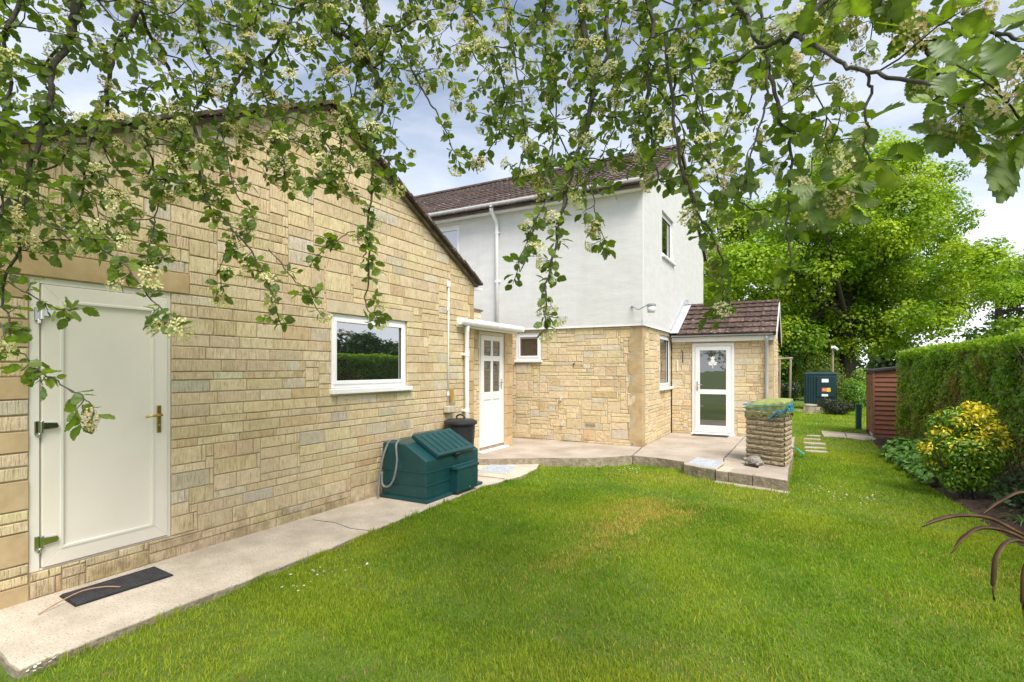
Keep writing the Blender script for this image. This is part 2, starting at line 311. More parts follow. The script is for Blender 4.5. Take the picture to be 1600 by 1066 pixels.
def stone_solid(mb, poly, O, U, Nn, r, proud=.013, joint=.006, rough=.004, ch=.006):
    cx = sum(p[0] for p in poly)/len(poly); cy = sum(p[1] for p in poly)/len(poly)
    def inset(k):
        o = []
        for (u, v) in poly:
            o.append((u-math.copysign(min(k, abs(u-cx)*.8), u-cx), v-math.copysign(min(k, abs(v-cy)*.8), v-cy)))
        return o
    a = [(u+r.uniform(-.002, .002), v+r.uniform(-.002, .002)) for u, v in inset(joint)]; b = inset(joint+ch)
    n = len(poly); p_ = proud+r.uniform(-rough, rough)
    f3 = lambda u, v, d: O+U*u+UP*v+Nn*d
    V = [f3(u, v, -.01) for u, v in a]+[f3(u, v, p_-ch*.7) for u, v in a]+[f3(u, v, p_+r.uniform(-rough, rough)*.6) for u, v in b]
    fs = [(i, (i+1) % n, n+(i+1) % n, n+i) for i in range(n)]+[(n+i, n+(i+1) % n, 2*n+(i+1) % n, 2*n+i) for i in range(n)]+[tuple(range(2*n, 3*n))]
    mb.add(V, fs)
def orient_ok(U, Nn): return np.dot(np.cross(U, UP), Nn) > 0

def stone_wall(parent, name, O, U, Nn, width, height, openings, seed, unit=.0375, cell=.0375, stick=.90, clips=(), thick=.22, probs=(0, .32, .42, .245, 0, .015), wr=((5, 10), (6, 12), (6, 12), (6, 11), (4, 8), (4, 8)), mat='stone', skip=(), maxobj=300, grey=.09, orange=.08, proud=.010, label=None, base_v=0.0):
    """squared rubble: a backing part with every stone a child object; openings and skip = (u0,u1,v0,v1)"""
    O = np.asarray(O, float); U = np.asarray(U, float); Nn = np.asarray(Nn, float); r = random.Random(seed)
    flip = not orient_ok(U, Nn)
    # backing, cut round the openings
    us = sorted({0, width, *[x for o in openings for x in o[:2]]}); vz = sorted({base_v, height, *[x for o in openings for x in o[2:]]})
    us = [u for u in us if 0 <= u <= width]; vz = [v for v in vz if base_v <= v <= height]
    mb = MB()
    for i in range(len(us)-1):
        for j in range(len(vz)-1):
            uc, vc = (us[i]+us[i+1])/2, (vz[j]+vz[j+1])/2
            if any(o[0] < uc < o[1] and o[2] < vc < o[3] for o in openings): continue
            p = [(us[i], vz[j]), (us[i+1], vz[j]), (us[i+1], vz[j+1]), (us[i], vz[j+1])]
            for c in clips: p = clip(p, *c)
            if len(p) >= 3 and area(p) > 1e-5: mb.extr([O+U*u+UP*v for u, v in (p[::-1] if not flip else p)], -Nn*thick)
    back = mb.build(name, M['mortar'], parent)
    if label: back['label'] = label
    # stones
    def lines(n0, n1, step, snaps):
        k = max(1, round((n1-n0)/step)); a = list(np.linspace(n0, n1, k+1))
        for s_ in snaps:
            i = min(range(len(a)), key=lambda q: abs(a[q]-s_)); a[i] = s_
        return a
    blocks = list(openings)+list(skip)
    ul = lines(0, width, cell, [x for o in blocks for x in o[:2] if 0 < x < width]); vl = lines(base_v, height, unit, [x for o in blocks for x in o[2:] if base_v < x < height])
    nu, nv = len(ul)-1, len(vl)-1; occ = np.zeros((nv, nu), bool)
    for o in blocks:
        for j in range(nv):
            for i in range(nu):
                if o[0]-1e-4 < (ul[i]+ul[i+1])/2 < o[1]+1e-4 and o[2]-1e-4 < (vl[j]+vl[j+1])/2 < o[3]+1e-4: occ[j, i] = True
    items = []; vj = np.zeros((nv, nu+1), bool)
    for j in range(nv):
        i = 0; cur = None
        while i < nu:
            if occ[j, i]: i += 1; continue
            if cur is None or r.random() > stick: cur = r.choices(range(1, len(probs)+1), probs)[0]
            h = min(cur, nv-j)
            ww = r.randint(*wr[h-1]); k = 0
            while k < ww and i+k < nu and not occ[j, i+k]: k += 1
            rest = 0
            while i+k+rest < nu and not occ[j, i+k+rest] and rest < 3: rest += 1
            if rest in (1, 2): k += rest
            while h > 1 and occ[j:j+h, i:i+k].any(): h -= 1
            if j > 0 and i+k < nu and vj[j-1, i+k]:           # break the bond: no joint straight above a joint
                for dk_ in (1, -1, 2, -2, 3):
                    k2 = k+dk_
                    if k2 >= 3 and i+k2 < nu and not occ[j:j+h, i:i+k2].any() and not vj[j-1, i+k2]: k = k2; break
            occ[j:j+h, i:i+k] = True; vj[j:j+h, i+k] = True; vj[j:j+h, i] = True
            p = [(ul[i], vl[j]), (ul[i+k], vl[j]), (ul[i+k], vl[j+h]), (ul[i], vl[j+h])]
            for c in clips: p = clip(p, *c)
            if len(p) >= 3 and area(p) > .0006: items.append(p)
            i += k
    def size(p):
        c = O+U*(sum(q[0] for q in p)/len(p))+UP*(sum(q[1] for q in p)/len(p)); x, y, d = project(c)
        vis = 1.0 if (d > .3 and -40 < x < 1640 and -40 < y < 1100) else .01
        return area(p)/max(d, .3)**2*vis
    items.sort(key=size, reverse=True)
    rest = MB()
    for q, p in enumerate(items):
        c = palette(r, grey, orange)
        m = MB() if q < maxobj else rest
        m.cur = tuple(c); pp = p if not flip else p[::-1]
        # faces must look outwards: order by (U x UP).N
        stone_solid(m, pp, O, U, Nn, r, proud=proud, joint=.0048, ch=.005 if mat == 'stone' else .007, rough=.003 if mat == 'stone' else .005)
        if q < maxobj:
            uc = sum(k[0] for k in p)/len(p); v0 = min(k[1] for k in p)
            m.build('stone', M[mat], back, colour=True, origin=tuple(O+U*uc+UP*v0))
    if rest.v: tag(rest.build('stones', M[mat], back, colour=True), kind='stuff')
    return back

def cut_block(parent, O, U, Nn, u0, u1, v0, v1, tint=(1, 1, 1), proud=.015, name='quoin', back=.03):
    O = np.asarray(O, float); U = np.asarray(U, float); Nn = np.asarray(Nn, float)
    m = MB(); m.cur = tint
    m.obox(O+U*(u0+u1)/2+UP*(v0+v1)/2+Nn*(proud-back)/2, U, Nn, UP, ((u1-u0)/2-.004, (proud+back)/2, (v1-v0)/2-.004))
    return m.build(name, M['cut'], parent, colour=True, bevel=.004)

X_, Y_ = np.array([1.0, 0, 0]), np.array([0, 1.0, 0])

# ================================================================== THE SETTING
def lawn_z(x, y): return -.052+.014*wav(np.asarray(x, float), np.asarray(y, float), .8, 3)+.0*np.asarray(x)
# ground sheet out to the horizon, finer near the house
gx = np.concatenate([[-900, -300, -90, -30], np.arange(-9, 9.01, .25), [20, 45, 120, 400, 1000]]); gy = np.concatenate([[-300, -60, -12], np.arange(-3, 30.01, .25), [45, 80, 160, 400, 1500]])
GX, GY = np.meshgrid(gx, gy); near = (np.abs(GX) < 9.1) & (GY > -3.1) & (GY < 30.1)
GZ = np.where(near, lawn_z(GX, GY), -.09); n0, n1 = GX.shape
idx = np.arange(n0*n1).reshape(n0, n1); fc = np.stack([idx[:-1, :-1], idx[:-1, 1:], idx[1:, 1:], idx[1:, :-1]], -1).reshape(-1, 4)
tag(npmesh('ground', np.stack([GX, GY, GZ], -1).reshape(-1, 3), fc, M['turf'], smooth=True), kind='structure')
# pale field beyond the garden
fm_ = MB(); fm_.prism([(-60, 75), (140, 75), (190, 330), (-60, 330)], -.3, .35); tag(fm_.build('field', M['field']), kind='structure')

# planting bed: soil up to the hedge, with a crumbly surface
edge = [(1.50, 17.6), (1.45, 15.0), (1.38, 13.4), (1.42, 12.16), (1.50, 10.8), (1.57, 9.76), (1.71, 8.32), (1.79, 7.18), (1.83, 6.6), (1.95, 5.2), (2.1, 3.6), (2.2, 2.0)]
ey = np.array([e[1] for e in edge])[::-1]; ex = np.array([e[0] for e in edge])[::-1]
sy = np.arange(2.0, 17.6, .07); tt = np.linspace(0, 1, 26); bx = np.interp(sy, ey, ex)+.025*wav(sy, sy*0, 5, 5)
BX = bx[:, None]+tt[None, :]**1.2*2.4; BY = np.repeat(sy[:, None], len(tt), 1)
BZ = lawn_z(BX, BY)-.05*np.exp(-tt*40)[None, :]+.03*np.minimum(1, tt*8)[None, :]+.018*wav(BX, BY, 14, 9)*np.minimum(1, tt*9)[None, :]+.012*rng.standard_normal(BX.shape)*np.minimum(1, tt*9)[None, :]
n0, n1 = BX.shape; idx = np.arange(n0*n1).reshape(n0, n1); fc = np.stack([idx[:-1, :-1], idx[:-1, 1:], idx[1:, 1:], idx[1:, :-1]], -1).reshape(-1, 4)
tag(npmesh('planting_bed', np.stack([BX, BY, BZ], -1).reshape(-1, 3), fc, M['soil'], smooth=True), kind='structure')

def ragged(pts, step, amp, seed, keep=()):
    """adds jittered points along a plan polygon; edges whose index is in keep stay straight"""
    r = random.Random(seed); o = []
    for i, p in enumerate(pts):
        q = pts[(i+1) % len(pts)]; o.append(p)
        if i in keep: continue
        d = math.dist(p, q); n = int(d/step)
        for k in range(1, n):
            t_ = k/n; nx, ny = (q[1]-p[1])/d, -(q[0]-p[0])/d; a = r.gauss(0, amp)
            o.append((p[0]+(q[0]-p[0])*t_+nx*a, p[1]+(q[1]-p[1])*t_+ny*a))
    return o
def slab(name, pts, z0, z1, parent, mat='slab', top=.012, seed=1, amp=.006, keep=(), step=.12):
    """concrete slab: rough body with a thin paler walking skin on top"""
    pts = ragged(pts, step, amp, seed, keep)
    b = MB(); b.prism(pts, z0, z1-top); o = b.build(name, M['edge'], parent)
    cx = sum(p[0] for p in pts)/len(pts); cy = sum(p[1] for p in pts)/len(pts)
    s_ = MB(); s_.prism([(p[0]+(cx-p[0])*.003, p[1]+(cy-p[1])*.003) for p in pts], z1-top-.004, z1); s_.build('surface', M[mat], o if parent is None else o, bevel=.004)
    return o
GXW = -4.84                                     # garage wall face
path = slab('path', [(GXW-.1, 1.27), (-4.2, 1.29), (-3.79, 1.26), (-3.83, 2.2), (-3.83, 3.4), (-3.90, 5.35), (-3.95, 6.25), (-3.86, 6.95), (-3.80, 7.25), (-3.86, 7.95), (-4.05, 8.45), (-4.9, 8.3), (GXW-.4, 8.2), (GXW-.4, 7.6), (GXW-.1, 7.5)], -.22, 0.0, None, 'concrete', seed=4, amp=.008, keep=(9, 10, 11, 12, 13, 14))
tag(path, kind='structure')
crk = MB(); crk.box(-4.80, -3.91, 6.93, 6.945, .0005, .004); crk.tube([(-4.7, 4.05, .0), (-4.4, 4.09, .0), (-4.1, 4.02, .0), (-3.85, 4.06, 0)], .004, 4); crk.build('joint', M['soil'], path)
pat = MB(); pat.prism([(-5.0, 8.0), (-2.6, 9.7), (-.3, 8.6), (-.3, 13.05), (-2.6, 13.05), (-5.0, 10.3)], -.2, .03); patio = tag(pat.build('patio', M['edge']), kind='structure')
slab('slab', [(-5.11, 7.70), (-4.86, 7.69), (-4.02, 8.28), (-3.55, 8.50), (-3.14, 8.76), (-2.64, 9.33), (-2.76, 10.395), (-5.9, 10.395), (-5.9, 9.5), (-5.11, 9.42)], -.16, .115, patio, seed=11, keep=(5, 6, 7, 8, 9))
slab('slab', [(-2.625, 9.33), (-2.2, 9.30), (-1.70, 9.10), (-1.66, 8.86), (-1.16, 8.60), (-1.10, 9.1), (-1.17, 9.7), (-1.13, 13.09), (-2.735, 13.09), (-2.735, 10.41)], -.16, .112, patio, seed=12, keep=(6, 7, 8, 9))
slab('slab', [(-1.155, 9.72), (-.75, 9.52), (-.17, 9.2), (-.13, 10.4), (-.12, 13.6), (-.52, 13.6), (-.52, 13.09), (-1.115, 13.09)], -.16, .108, patio, seed=13)
for p_, s_ in (([(-1.14, 8.60), (-.96, 8.56), (-.90, 9.02), (-1.09, 9.10)], 21), ([(-.95, 8.555), (-.62, 8.44), (-.58, 9.08), (-.89, 9.28), (-.91, 9.02)], 22), ([(-.61, 8.44), (-.16, 8.27), (-.165, 9.19), (-.57, 9.37)], 23), ([(-1.15, 9.70), (-1.09, 9.11), (-.90, 9.04), (-.88, 9.29), (-.575, 9.38), (-.57, 9.40), (-.76, 9.51)], 24)):
    slab('paver', p_, -.15, .104+.003*(s_ % 3), patio, 'beige' if s_ == 21 else 'slab', seed=s_, amp=.004)
kb = MB(); kb.prism([(-1.18, 8.46), (-.14, 8.16), (-.13, 8.30), (-1.13, 8.58)], -.2, -.045); kb.build('kerb', M['slab'], patio, bevel=.01)

# ================================================================== GARAGE (gable end)
garage = empty('garage', (GXW, 4.4, 0), 'buff stone garage gable end on the left beside the concrete path', 'garage')
GY0, GY1, EV, AP, AY = 1.26, 7.54, 3.06, 4.68, 4.40
O = np.array([GXW-.013, GY0, 0]); U = Y_; Nn = X_
sl = (AP-EV)/(AY-GY0)
dO = (1.672-GY0, 2.645-GY0, .19, 2.325); wO = (4.45-GY0, 5.81-GY0, 1.42, 2.315)
lin1 = (1.30-GY0, 2.80-GY0, 2.325, 2.51); lin2 = (4.37-GY0, 5.945-GY0, 2.315, 2.468)
stone_wall(garage, 'gable_wall', O, U, Nn, GY1-GY0, AP, [dO, wO], 31, clips=((-sl, 1, EV), (sl, 1, EV+sl*(GY1-GY0))), skip=[lin1, lin2, (1.26-GY0, 1.672-GY0, 0, 2.325), (GY1-.17-GY0, GY1-GY0, 0, EV)], base_v=-.1, thick=.3)
# jamb: alternating cut quoins and combed stones left of the door, cut quoins at the far corner
r_ = random.Random(5); z = -.08; k = 0
while z < 2.30:
    h = (.20, .15, .225, .16, .21)[k % 5]; h = min(h, 2.325-z)
    if 2.325-z-h < .06: h = 2.325-z
    if k % 2 == 0: cut_block(garage, O, U, Nn, 0.0, .41, z, z+h, (r_.uniform(.85, 1.05),)*3)
    else:
        m = MB(); r2 = random.Random(k); 
        m.cur = tuple(palette(r2)); stone_solid(m, [(.02, z), (.19, z), (.19, z+h), (.02, z+h)], O, U, Nn, r2); m.build('stone', M['stone'], garage, colour=True)
        m = MB(); m.cur = tuple(palette(r2)); stone_solid(m, [(.19, z), (.41, z), (.41, z+h*.5), (.19, z+h*.5)], O, U, Nn, r2); m.build('stone', M['stone'], garage, colour=True)
        m = MB(); m.cur = tuple(palette(r2)); stone_solid(m, [(.19, z+h*.5), (.41, z+h*.5), (.41, z+h), (.19, z+h)], O, U, Nn, r2); m.build('stone', M['stone'], garage, colour=True)
    z += h; k += 1
z = 0; k = 0
while z < EV-.06:
    h = (.19, .15, .23, .15)[k % 4]; h = min(h, EV-z); wq = .17 if k % 2 else .12
    cut_block(garage, O, U, Nn, GY1-GY0-wq, GY1-GY0-.002, z, z+h, tuple(np.array([1.0, .98, .95])*r_.uniform(.85, 1.1)))
    if wq < .17:
        m = MB(); m.cur = tuple(palette(r_)); q = GY1-GY0-.17; stone_solid(m, [(q, z), (q+.05, z), (q+.05, z+h), (q, z+h)], O, U, Nn, r_); m.build('stone', M['stone'], garage, colour=True)
    z += h; k += 1
cut_block(garage, O, U, Nn, lin1[0], lin1[1], lin1[2]+.002, lin1[3], (1.02, 1.0, .96), .018, 'lintel')
cut_block(garage, O, U, Nn, lin2[0], lin2[1], lin2[2]+.002, lin2[3], (1.15, 1.28, 1.55), .018, 'lintel')
# roof and verges
rf = MB()
for s_ in (0, 1):
    a = np.array([GXW+.05, GY0-.25 if s_ == 0 else GY1+.06, EV-sl*(.25 if s_ == 0 else .06)+.06]); b = np.array([GXW+.05, AY, AP+.06])
    if s_: a, b = b, a
    rf.extr([a, b, b+UP*.05, a+UP*.05], (-6.2, 0, 0))
garage_roof = rf.build('roof', M['tile'], garage, colour=True)
cl = MB()
for s_ in (-1, 1):
    e0 = np.array([GXW+.035, AY, AP]); e1 = np.array([GXW+.035, (GY0-.2) if s_ < 0 else GY1+.05, EV-sl*(.2 if s_ < 0 else .05)])
    d = (e1-e0)/np.linalg.norm(e1-e0); nrm = np.cross(d, X_); nrm *= np.sign(nrm[2]); ln = np.linalg.norm(e1-e0)
    m = MB(); m.obox((e0+e1)/2+nrm*.022-X_*.03, d, X_, nrm, (ln/2, .045, .02)); m.build('undercloak', M['verge'], garage)
    nt_ = int(ln/.30)
    for q in range(nt_+1):
        m = MB(); m.cur = (random.uniform(.8, 1.25),)*3
        t0 = ln-(q+1)*.30; c = e0+d*(t0+.15)+nrm*(.068+.006*(q % 2)); tilt = nrm+d*.06; tilt /= np.linalg.norm(tilt); dd = np.cross(X_, tilt); 
        m.obox(c-X_*.09, dd, X_, tilt, (.165, .17+random.uniform(-.006, .01), .017)); m.build('verge_tile', M['tilep'], garage, colour=True)
m = MB(); m.box(GXW-.2, GXW+.10, GY1-.01, GY1+.10, EV-.075, EV-.045); m.build('soffit_end', M['upvc'], garage)
m = MB(); m.box(GXW-6.2, GXW-.32, GY1-.25, GY1-.02, -.1, EV-.05); m.build('side_wall', M['mortar'], garage)
# the wide door: frame, leaf with mitred border, panel, hinges, handle
fX = GXW-.035
dr = MB(); y0, y1, z0, z1 = 1.672, 2.645, .19, 2.325
dr.box(fX-.07, fX+.018, y0, y0+.062, z0, z1).box(fX-.07, fX+.018, y1-.03, y1, z0, z1).box(fX-.07, fX+.018, y0+.062, y1-.03, z1-.045, z1).box(fX-.07, fX+.016, y0+.062, y1-.03, z0, z0+.012)
door = dr.build('door', M['creamframe'], garage, bevel=.004); door['label'] = 'wide cream panel door'
lf = MB(); a0, a1, b0, b1 = y0+.072, y1-.033, z0+.02, z1-.05; bw = .118; xf = fX+.03
def border(mb, x, a0, a1, b0, b1, bw, depth):     # four mitred members
    o = [(a0, b0), (a1, b0), (a1, b1), (a0, b1)]; i_ = [(a0+bw, b0+bw), (a1-bw, b0+bw), (a1-bw, b1-bw), (a0+bw, b1-bw)]
    for k in range(4):
        j = (k+1) % 4; mb.extr([(x-depth, *o[k]), (x-depth, *o[j]), (x-depth, *i_[j]), (x-depth, *i_[k])], (depth, 0, 0))
border(lf, xf, a0, a1, b0, b1, bw, .05); lf.build('leaf', M['cream'], door, bevel=.003)
bd = MB(); border(bd, xf+.006, a0+bw-.012, a1-bw+.012, b0+bw-.012, b1-bw+.012, .022, .04); bd.build('bead', M['creamframe'], door, bevel=.004)
pn = MB(); pn.box(xf-.05, xf-.014, a0+bw+.008, a1-bw-.008, b0+bw+.008, b1-bw-.008); pn.build('panel', M['cream'], door)
for hz_ in (2.06, 1.235, .40):
    h = MB(); h.box(fX+.019, fX+.034, y0+.028, y0+.06, hz_-.055, hz_+.045); h.tube([(fX+.045, y0+.066, hz_-.045), (fX+.045, y0+.066, hz_+.045)], .013, 10)
    h.extr([(xf+.002, y0+.066, hz_-.022), (xf+.002, y0+.155, hz_-.016), (xf+.002, y0+.165, hz_+.004), (xf+.002, y0+.155, hz_+.028), (xf+.002, y0+.066, hz_+.034)], (.024, 0, 0)); h.tube([(fX+.045, y0+.05, hz_-.075), (fX+.045, y0+.05, hz_-.045)], .012, 8)
    h.build('hinge', M['chrome'], door, bevel=.004, smooth=False)
hd = MB(); hd.box(xf+.001, xf+.010, 2.522, 2.558, 1.11, 1.345); plate = hd.build('handle_plate', M['brass'], door, bevel=.006)
hl = MB(); hl.tube([(xf+.008, 2.54, 1.262), (xf+.05, 2.54, 1.262)], .011, 8); hl.tube([(xf+.05, 2.545, 1.262), (xf+.054, 2.49, 1.262), (xf+.05, 2.415, 1.256)], [.011, .011, .009], 8); hl.build('lever', M['brass'], plate, smooth=True)
kh = MB(); kh.tube([(xf+.009, 2.54, 1.175), (xf+.014, 2.54, 1.175)], .009, 8); kh.build('keyhole', M['steel'], plate)

def window(parent, face, along, s0, s1, z0, z1, inset, frame=.062, sash=.045, sill=.05, mat='upvc', out=1, label=None, sillover=.03, gl='glass', hinge=False):
    """white casement in a wall: along 'y' (face is an x) or 'x' (face is a y); out = +1/-1 outward sign"""
    def bxx(mb, a0, a1, d0, d1, c0, c1):
        lo, hi = sorted((face+out*d0, face+out*d1))
        mb.box(lo, hi, a0, a1, c0, c1) if along == 'y' else mb.box(a0, a1, lo, hi, c0, c1)
    f = MB()
    def ring(mb, a0, a1, c0, c1, w_, d0, d1):
        bxx(mb, a0, a0+w_, d0, d1, c0, c1); bxx(mb, a1-w_, a1, d0, d1, c0, c1); bxx(mb, a0+w_, a1-w_, d0, d1, c0, c0+w_); bxx(mb, a0+w_, a1-w_, d0, d1, c1-w_, c1)
    ring(f, s0, s1, z0, z1, frame, -inset-.07, -inset)
    win = f.build('window', M[mat], parent, bevel=.004)
    if label: win['label'] = label
    g = MB(); ring(g, s0+frame*.8, s1-frame*.8, z0+frame*.8, z1-frame*.8, sash, -inset-.06, -inset+.014); g.build('frame', M[mat], win, bevel=.005)
    q = MB(); e = frame*.8+sash*.8; bxx(q, s0+e, s1-e, -inset-.03, -inset-.018, z0+e, z1-e); q.build('pane', M[gl], win)
    q = MB(); e = frame*.8+sash*.75
    q2 = MB(); ring(q2, s0+e, s1-e, z0+e, z1-e, .012, -inset-.02, -inset-.004); q2.build('bead', M['rubber'], win)
    if sill:
        b = MB(); bxx(b, s0-sillover, s1+sillover*2, -inset-.05, .055, z0-sill, z0-.002); b.build('sill', M[mat], win, bevel=.008)
    return win
window(garage, GXW, 'y', 4.45, 5.81, 1.42, 2.315, .03, sill=.065, label='casement window mirroring the hedge')
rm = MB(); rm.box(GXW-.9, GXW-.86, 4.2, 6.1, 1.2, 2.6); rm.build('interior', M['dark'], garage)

# ================================================================== LINK (flat roofed passage with the narrow white door)
LX = -5.12
lk = empty('link_passage', (LX, 8.4, .1), 'flat roofed stone passage with narrow white door between garage and house', 'extension')
OL = np.array([LX-.013, 7.5, 0]); do = (8.17-7.5, 9.09-7.5, .13, 2.345)
stone_wall(lk, 'wall', OL, Y_, X_, 9.42-7.5, 2.36, [do], 41, skip=[(9.09-7.5, 1.92, 0, 2.36)], base_v=.05, thick=.2, mat='stone2')
z = .1; k = 0
while z < 2.3:
    h = min((.22, .15, .30, .15)[k % 4], 2.36-z); wq = .33 if k % 2 == 0 else .19
    if k % 2 == 0: cut_block(lk, OL, Y_, X_, 1.59, 1.918, z, z+h, tuple(np.array([1.05, 1.02, 1.05])*random.uniform(.95, 1.15)))
    else:
        cut_block(lk, OL, Y_, X_, 1.59, 1.72, z, z+h, (1.1, 1.08, 1.1)); cut_block(lk, OL, Y_, X_, 1.72, 1.918, z, z+h, (.95, .93, .92))
    z += h; k += 1
m = MB(); m.box(-6.4, LX-.2, 9.22, 9.40, .1, 2.36); m.build('return_wall', M['mortar'], lk)
m = MB(); m.box(-7.5, LX+.02, 7.56, 9.55, 2.37, 2.40); m.box(-7.5, -4.90, 7.56, 9.50, 2.402, 2.50); m.build('roof', M['upvc'], lk)
m = MB(); m.box(-4.90, -4.80, 7.03, 9.02, 2.33, 2.47); m.build('fascia', M['upvc'], lk, bevel=.004)
def gutter(parent, p0, p1, rad, mat, name='gutter', brackets=.9):
    p0 = np.asarray(p0, float); p1 = np.asarray(p1, float); d = (p1-p0)/np.linalg.norm(p1-p0); s_ = np.cross(d, UP)
    m = MB(); n = 12
    prof = [(math.cos(math.pi*(1+k/n)), math.sin(math.pi*(1+k/n))) for k in range(n+1)]; prof = prof+[(a*.9, b*.9) for a, b in prof[::-1]]
    m.extr([p0+s_*a*rad+UP*b*rad for a, b in prof], p1-p0)
    m.extr([p0+s_*a*rad*.93+UP*b*rad*.93 for a, b in prof[:n+1]], d*.012); m.extr([p1-d*.012+s_*a*rad*.93+UP*b*rad*.93 for a, b in prof[:n+1]], d*.012)
    o = m.build(name, M[mat], parent, smooth=False)
    L_ = np.linalg.norm(p1-p0); q = .3
    while q < L_-.1:
        b = MB(); pr_ = [(a*1.08, c*1.08) for a, c in prof[:n+1]]+[(a*.94, c*.94) for a, c in prof[:n+1][::-1]]
        b.extr([p0+d*q+s_*a*rad+UP*c*rad for a, c in pr_], d*.035); b.build('bracket', M[mat], o); q += brackets
    return o
gutter(lk, (-4.745, 6.98, 2.415), (-4.745, 9.06, 2.415), .058, 'upvc')
m = MB(); m.tube([(-4.755, 7.20, 2.38), (-4.755, 7.20, 2.28), (-4.775, 7.22, 2.22), (-4.775, 7.22, 1.4), (-4.775, 7.22, .02)], .036, 14); pipe = m.build('downpipe', M['upvc'], lk, smooth=True)
for zz in (1.86, .95):
    m = MB(); m.lathe([(.043, 0), (.043, .06)], (-4.775, 7.22, zz), 14); m.box(GXW-.002, -4.775, 7.16, 7.28, zz+.015, zz+.045); m.build('pipe_clip', M['upvc'], pipe)
# parapet stub above the flat roof
stone_wall(lk, 'parapet', np.array([-5.42, 7.56, 2.5]), Y_, X_, 1.12, .27, [], 47, thick=.14, mat='stone2')
m = MB(); m.extr([(-5.60, 7.56, 2.79), (-5.60, 8.70, 2.755), (-5.60, 8.70, 2.785), (-5.60, 7.56, 2.825)], (.22, 0, 0)); m.build('coping', M['verge'], lk)
# narrow door: four panes over two panels
dx = LX-.03; y0, y1, z0, z1 = 8.17, 9.09, .19, 2.345
m = MB(); m.box(dx-.06, dx+.01, y0, y0+.055, z0, z1).box(dx-.06, dx+.01, y1-.07, y1, z0, z1).box(dx-.06, dx+.01, y0+.055, y1-.07, z1-.06, z1)
nd = m.build('door', M['creamframe'], lk, bevel=.004); nd['label'] = 'narrow white door with four panes over two panels'
a0, a1 = y0+.06, y1-.075; mid = (a0+a1)/2; xf = dx+.02
m = MB()
for (s0, s1, c0, c1) in ((a0, a0+.10, z0+.02, z1-.065), (a1-.10, a1, z0+.02, z1-.065), (a0+.1, a1-.1, z0+.02, z0+.17), (a0+.1, a1-.1, z1-.16, z1-.065), (a0+.1, a1-.1, 1.08, 1.22), (a0+.1, a1-.1, 1.80, 1.90), (mid-.035, mid+.035, z0+.17, z1-.16)):
    m.box(xf-.045, xf+(.0 if s0 > a0+.05 and s1 < a1-.05 else .002)-(.002 if abs(s0-mid+.035) < 1e-6 else 0), s0, s1, c0, c1)
lf2 = m.build('leaf', M['upvc'], nd, bevel=.004)
for (s0, s1) in ((a0+.1, mid-.035), (mid+.035, a1-.1)):
    for (c0, c1) in ((1.22, 1.80), (1.90, z1-.16)):
        q = MB(); q.box(xf-.03, xf-.02, s0-.005, s1+.005, c0-.005, c1+.005); q.build('pane', M['glass2'], nd)
    q = MB(); q.box(xf-.035, xf-.014, s0-.005, s1+.005, z0+.165, 1.085); q.build('panel', M['upvc'], nd)
m = MB(); m.box(xf+.001, xf+.008, a1-.062, a1-.038, 1.26, 1.46); m.tube([(xf+.005, a1-.05, 1.39), (xf+.045, a1-.05, 1.39)], .009, 8); m.tube([(xf+.045, a1-.05, 1.39), (xf+.045, a1-.16, 1.39)], .009, 8); m.build('handle', M['steel'], nd)
m = MB(); m.box(LX-.05, LX+.085, y0-.03, y1+.03, .117, .152); m.build('threshold', M['upvc'], nd, bevel=.006)
m = MB(); m.box(dx-.06, xf-.01, y0+.01, y1-.01, .154, z0+.015); m.build('kick_board', M['wood'], nd)

# ================================================================== HOUSE
HY, HX, SZ = 10.40, -2.75, 2.52
house = empty('house', (-6, 13, .1), 'two storey house, white render over buff stone with brown tiled roof', 'house')
OR = np.array([-8.0, HY+.015, 0]); sw = (-5.58+8.0, -4.95+8.0, 1.84, 2.45)
def corner_courses(z0, z1, seed):
    r = random.Random(seed); z = z0; k = 0; o = []
    while z < z1-.02:
        h = (.15, .225, .30, .15, .27)[k % 5]; 
        if z1-z-h < .1: h = z1-z
        o.append((z, z+h, k % 2)); z += h; k += 1
    return o
cq = corner_courses(.08, SZ-.01, 3)
sk = [((HX-(.27 if a else .13))+8.0, 8.0+HX, p, q) for p, q, a in cq]
stone_wall(house, 'rear_stone_wall', OR, X_, -Y_, HX+8.0, SZ-.01, [sw], 51, stick=.6, probs=(0, .30, .26, .30, .04, .10), wr=((5, 10), (6, 14), (5, 13), (5, 12), (5, 8), (5, 9)), mat='stone2', skip=sk+[(0, 1.7, 0, SZ)], base_v=.05, grey=.15, orange=.08, proud=.009)
OS = np.array([HX-.015, HY, 0]); lw_ = (11.95-HY, 13.06-HY, 1.23, 2.42)
sk2 = [(0, (.13 if a else .27), p, q) for p, q, a in cq]
stone_wall(house, 'side_stone_wall', OS, Y_, X_, 13.08-HY, SZ-.01, [lw_], 52, stick=.75, mat='stone2', skip=sk2, base_v=.05, grey=.08, orange=.08, proud=.009)
for p, q, a in cq:
    m = MB(); m.cur = tuple(np.array([1.0, .98, .95])*random.uniform(.82, 1.08)); lx, ly = (.27, .13) if a else (.13, .27)
    m.prism([(HX-lx+.004, HY-.001), (HX+.001, HY-.001), (HX+.001, HY+ly-.004), (HX-.06, HY+ly-.004), (HX-.06, HY+.06), (HX-lx+.004, HY+.06)], p+.004, q-.004)
    m.build('quoin', M['cut'], house, colour=True, bevel=.005)
m = MB(); m.box(-12, -8.0, HY, HY+.3, 0, SZ-.01); m.box(HX-.3, HX-.02, 13.1, 17.75, 0, SZ-.01); m.build('stone_base', M['mortar'], house)
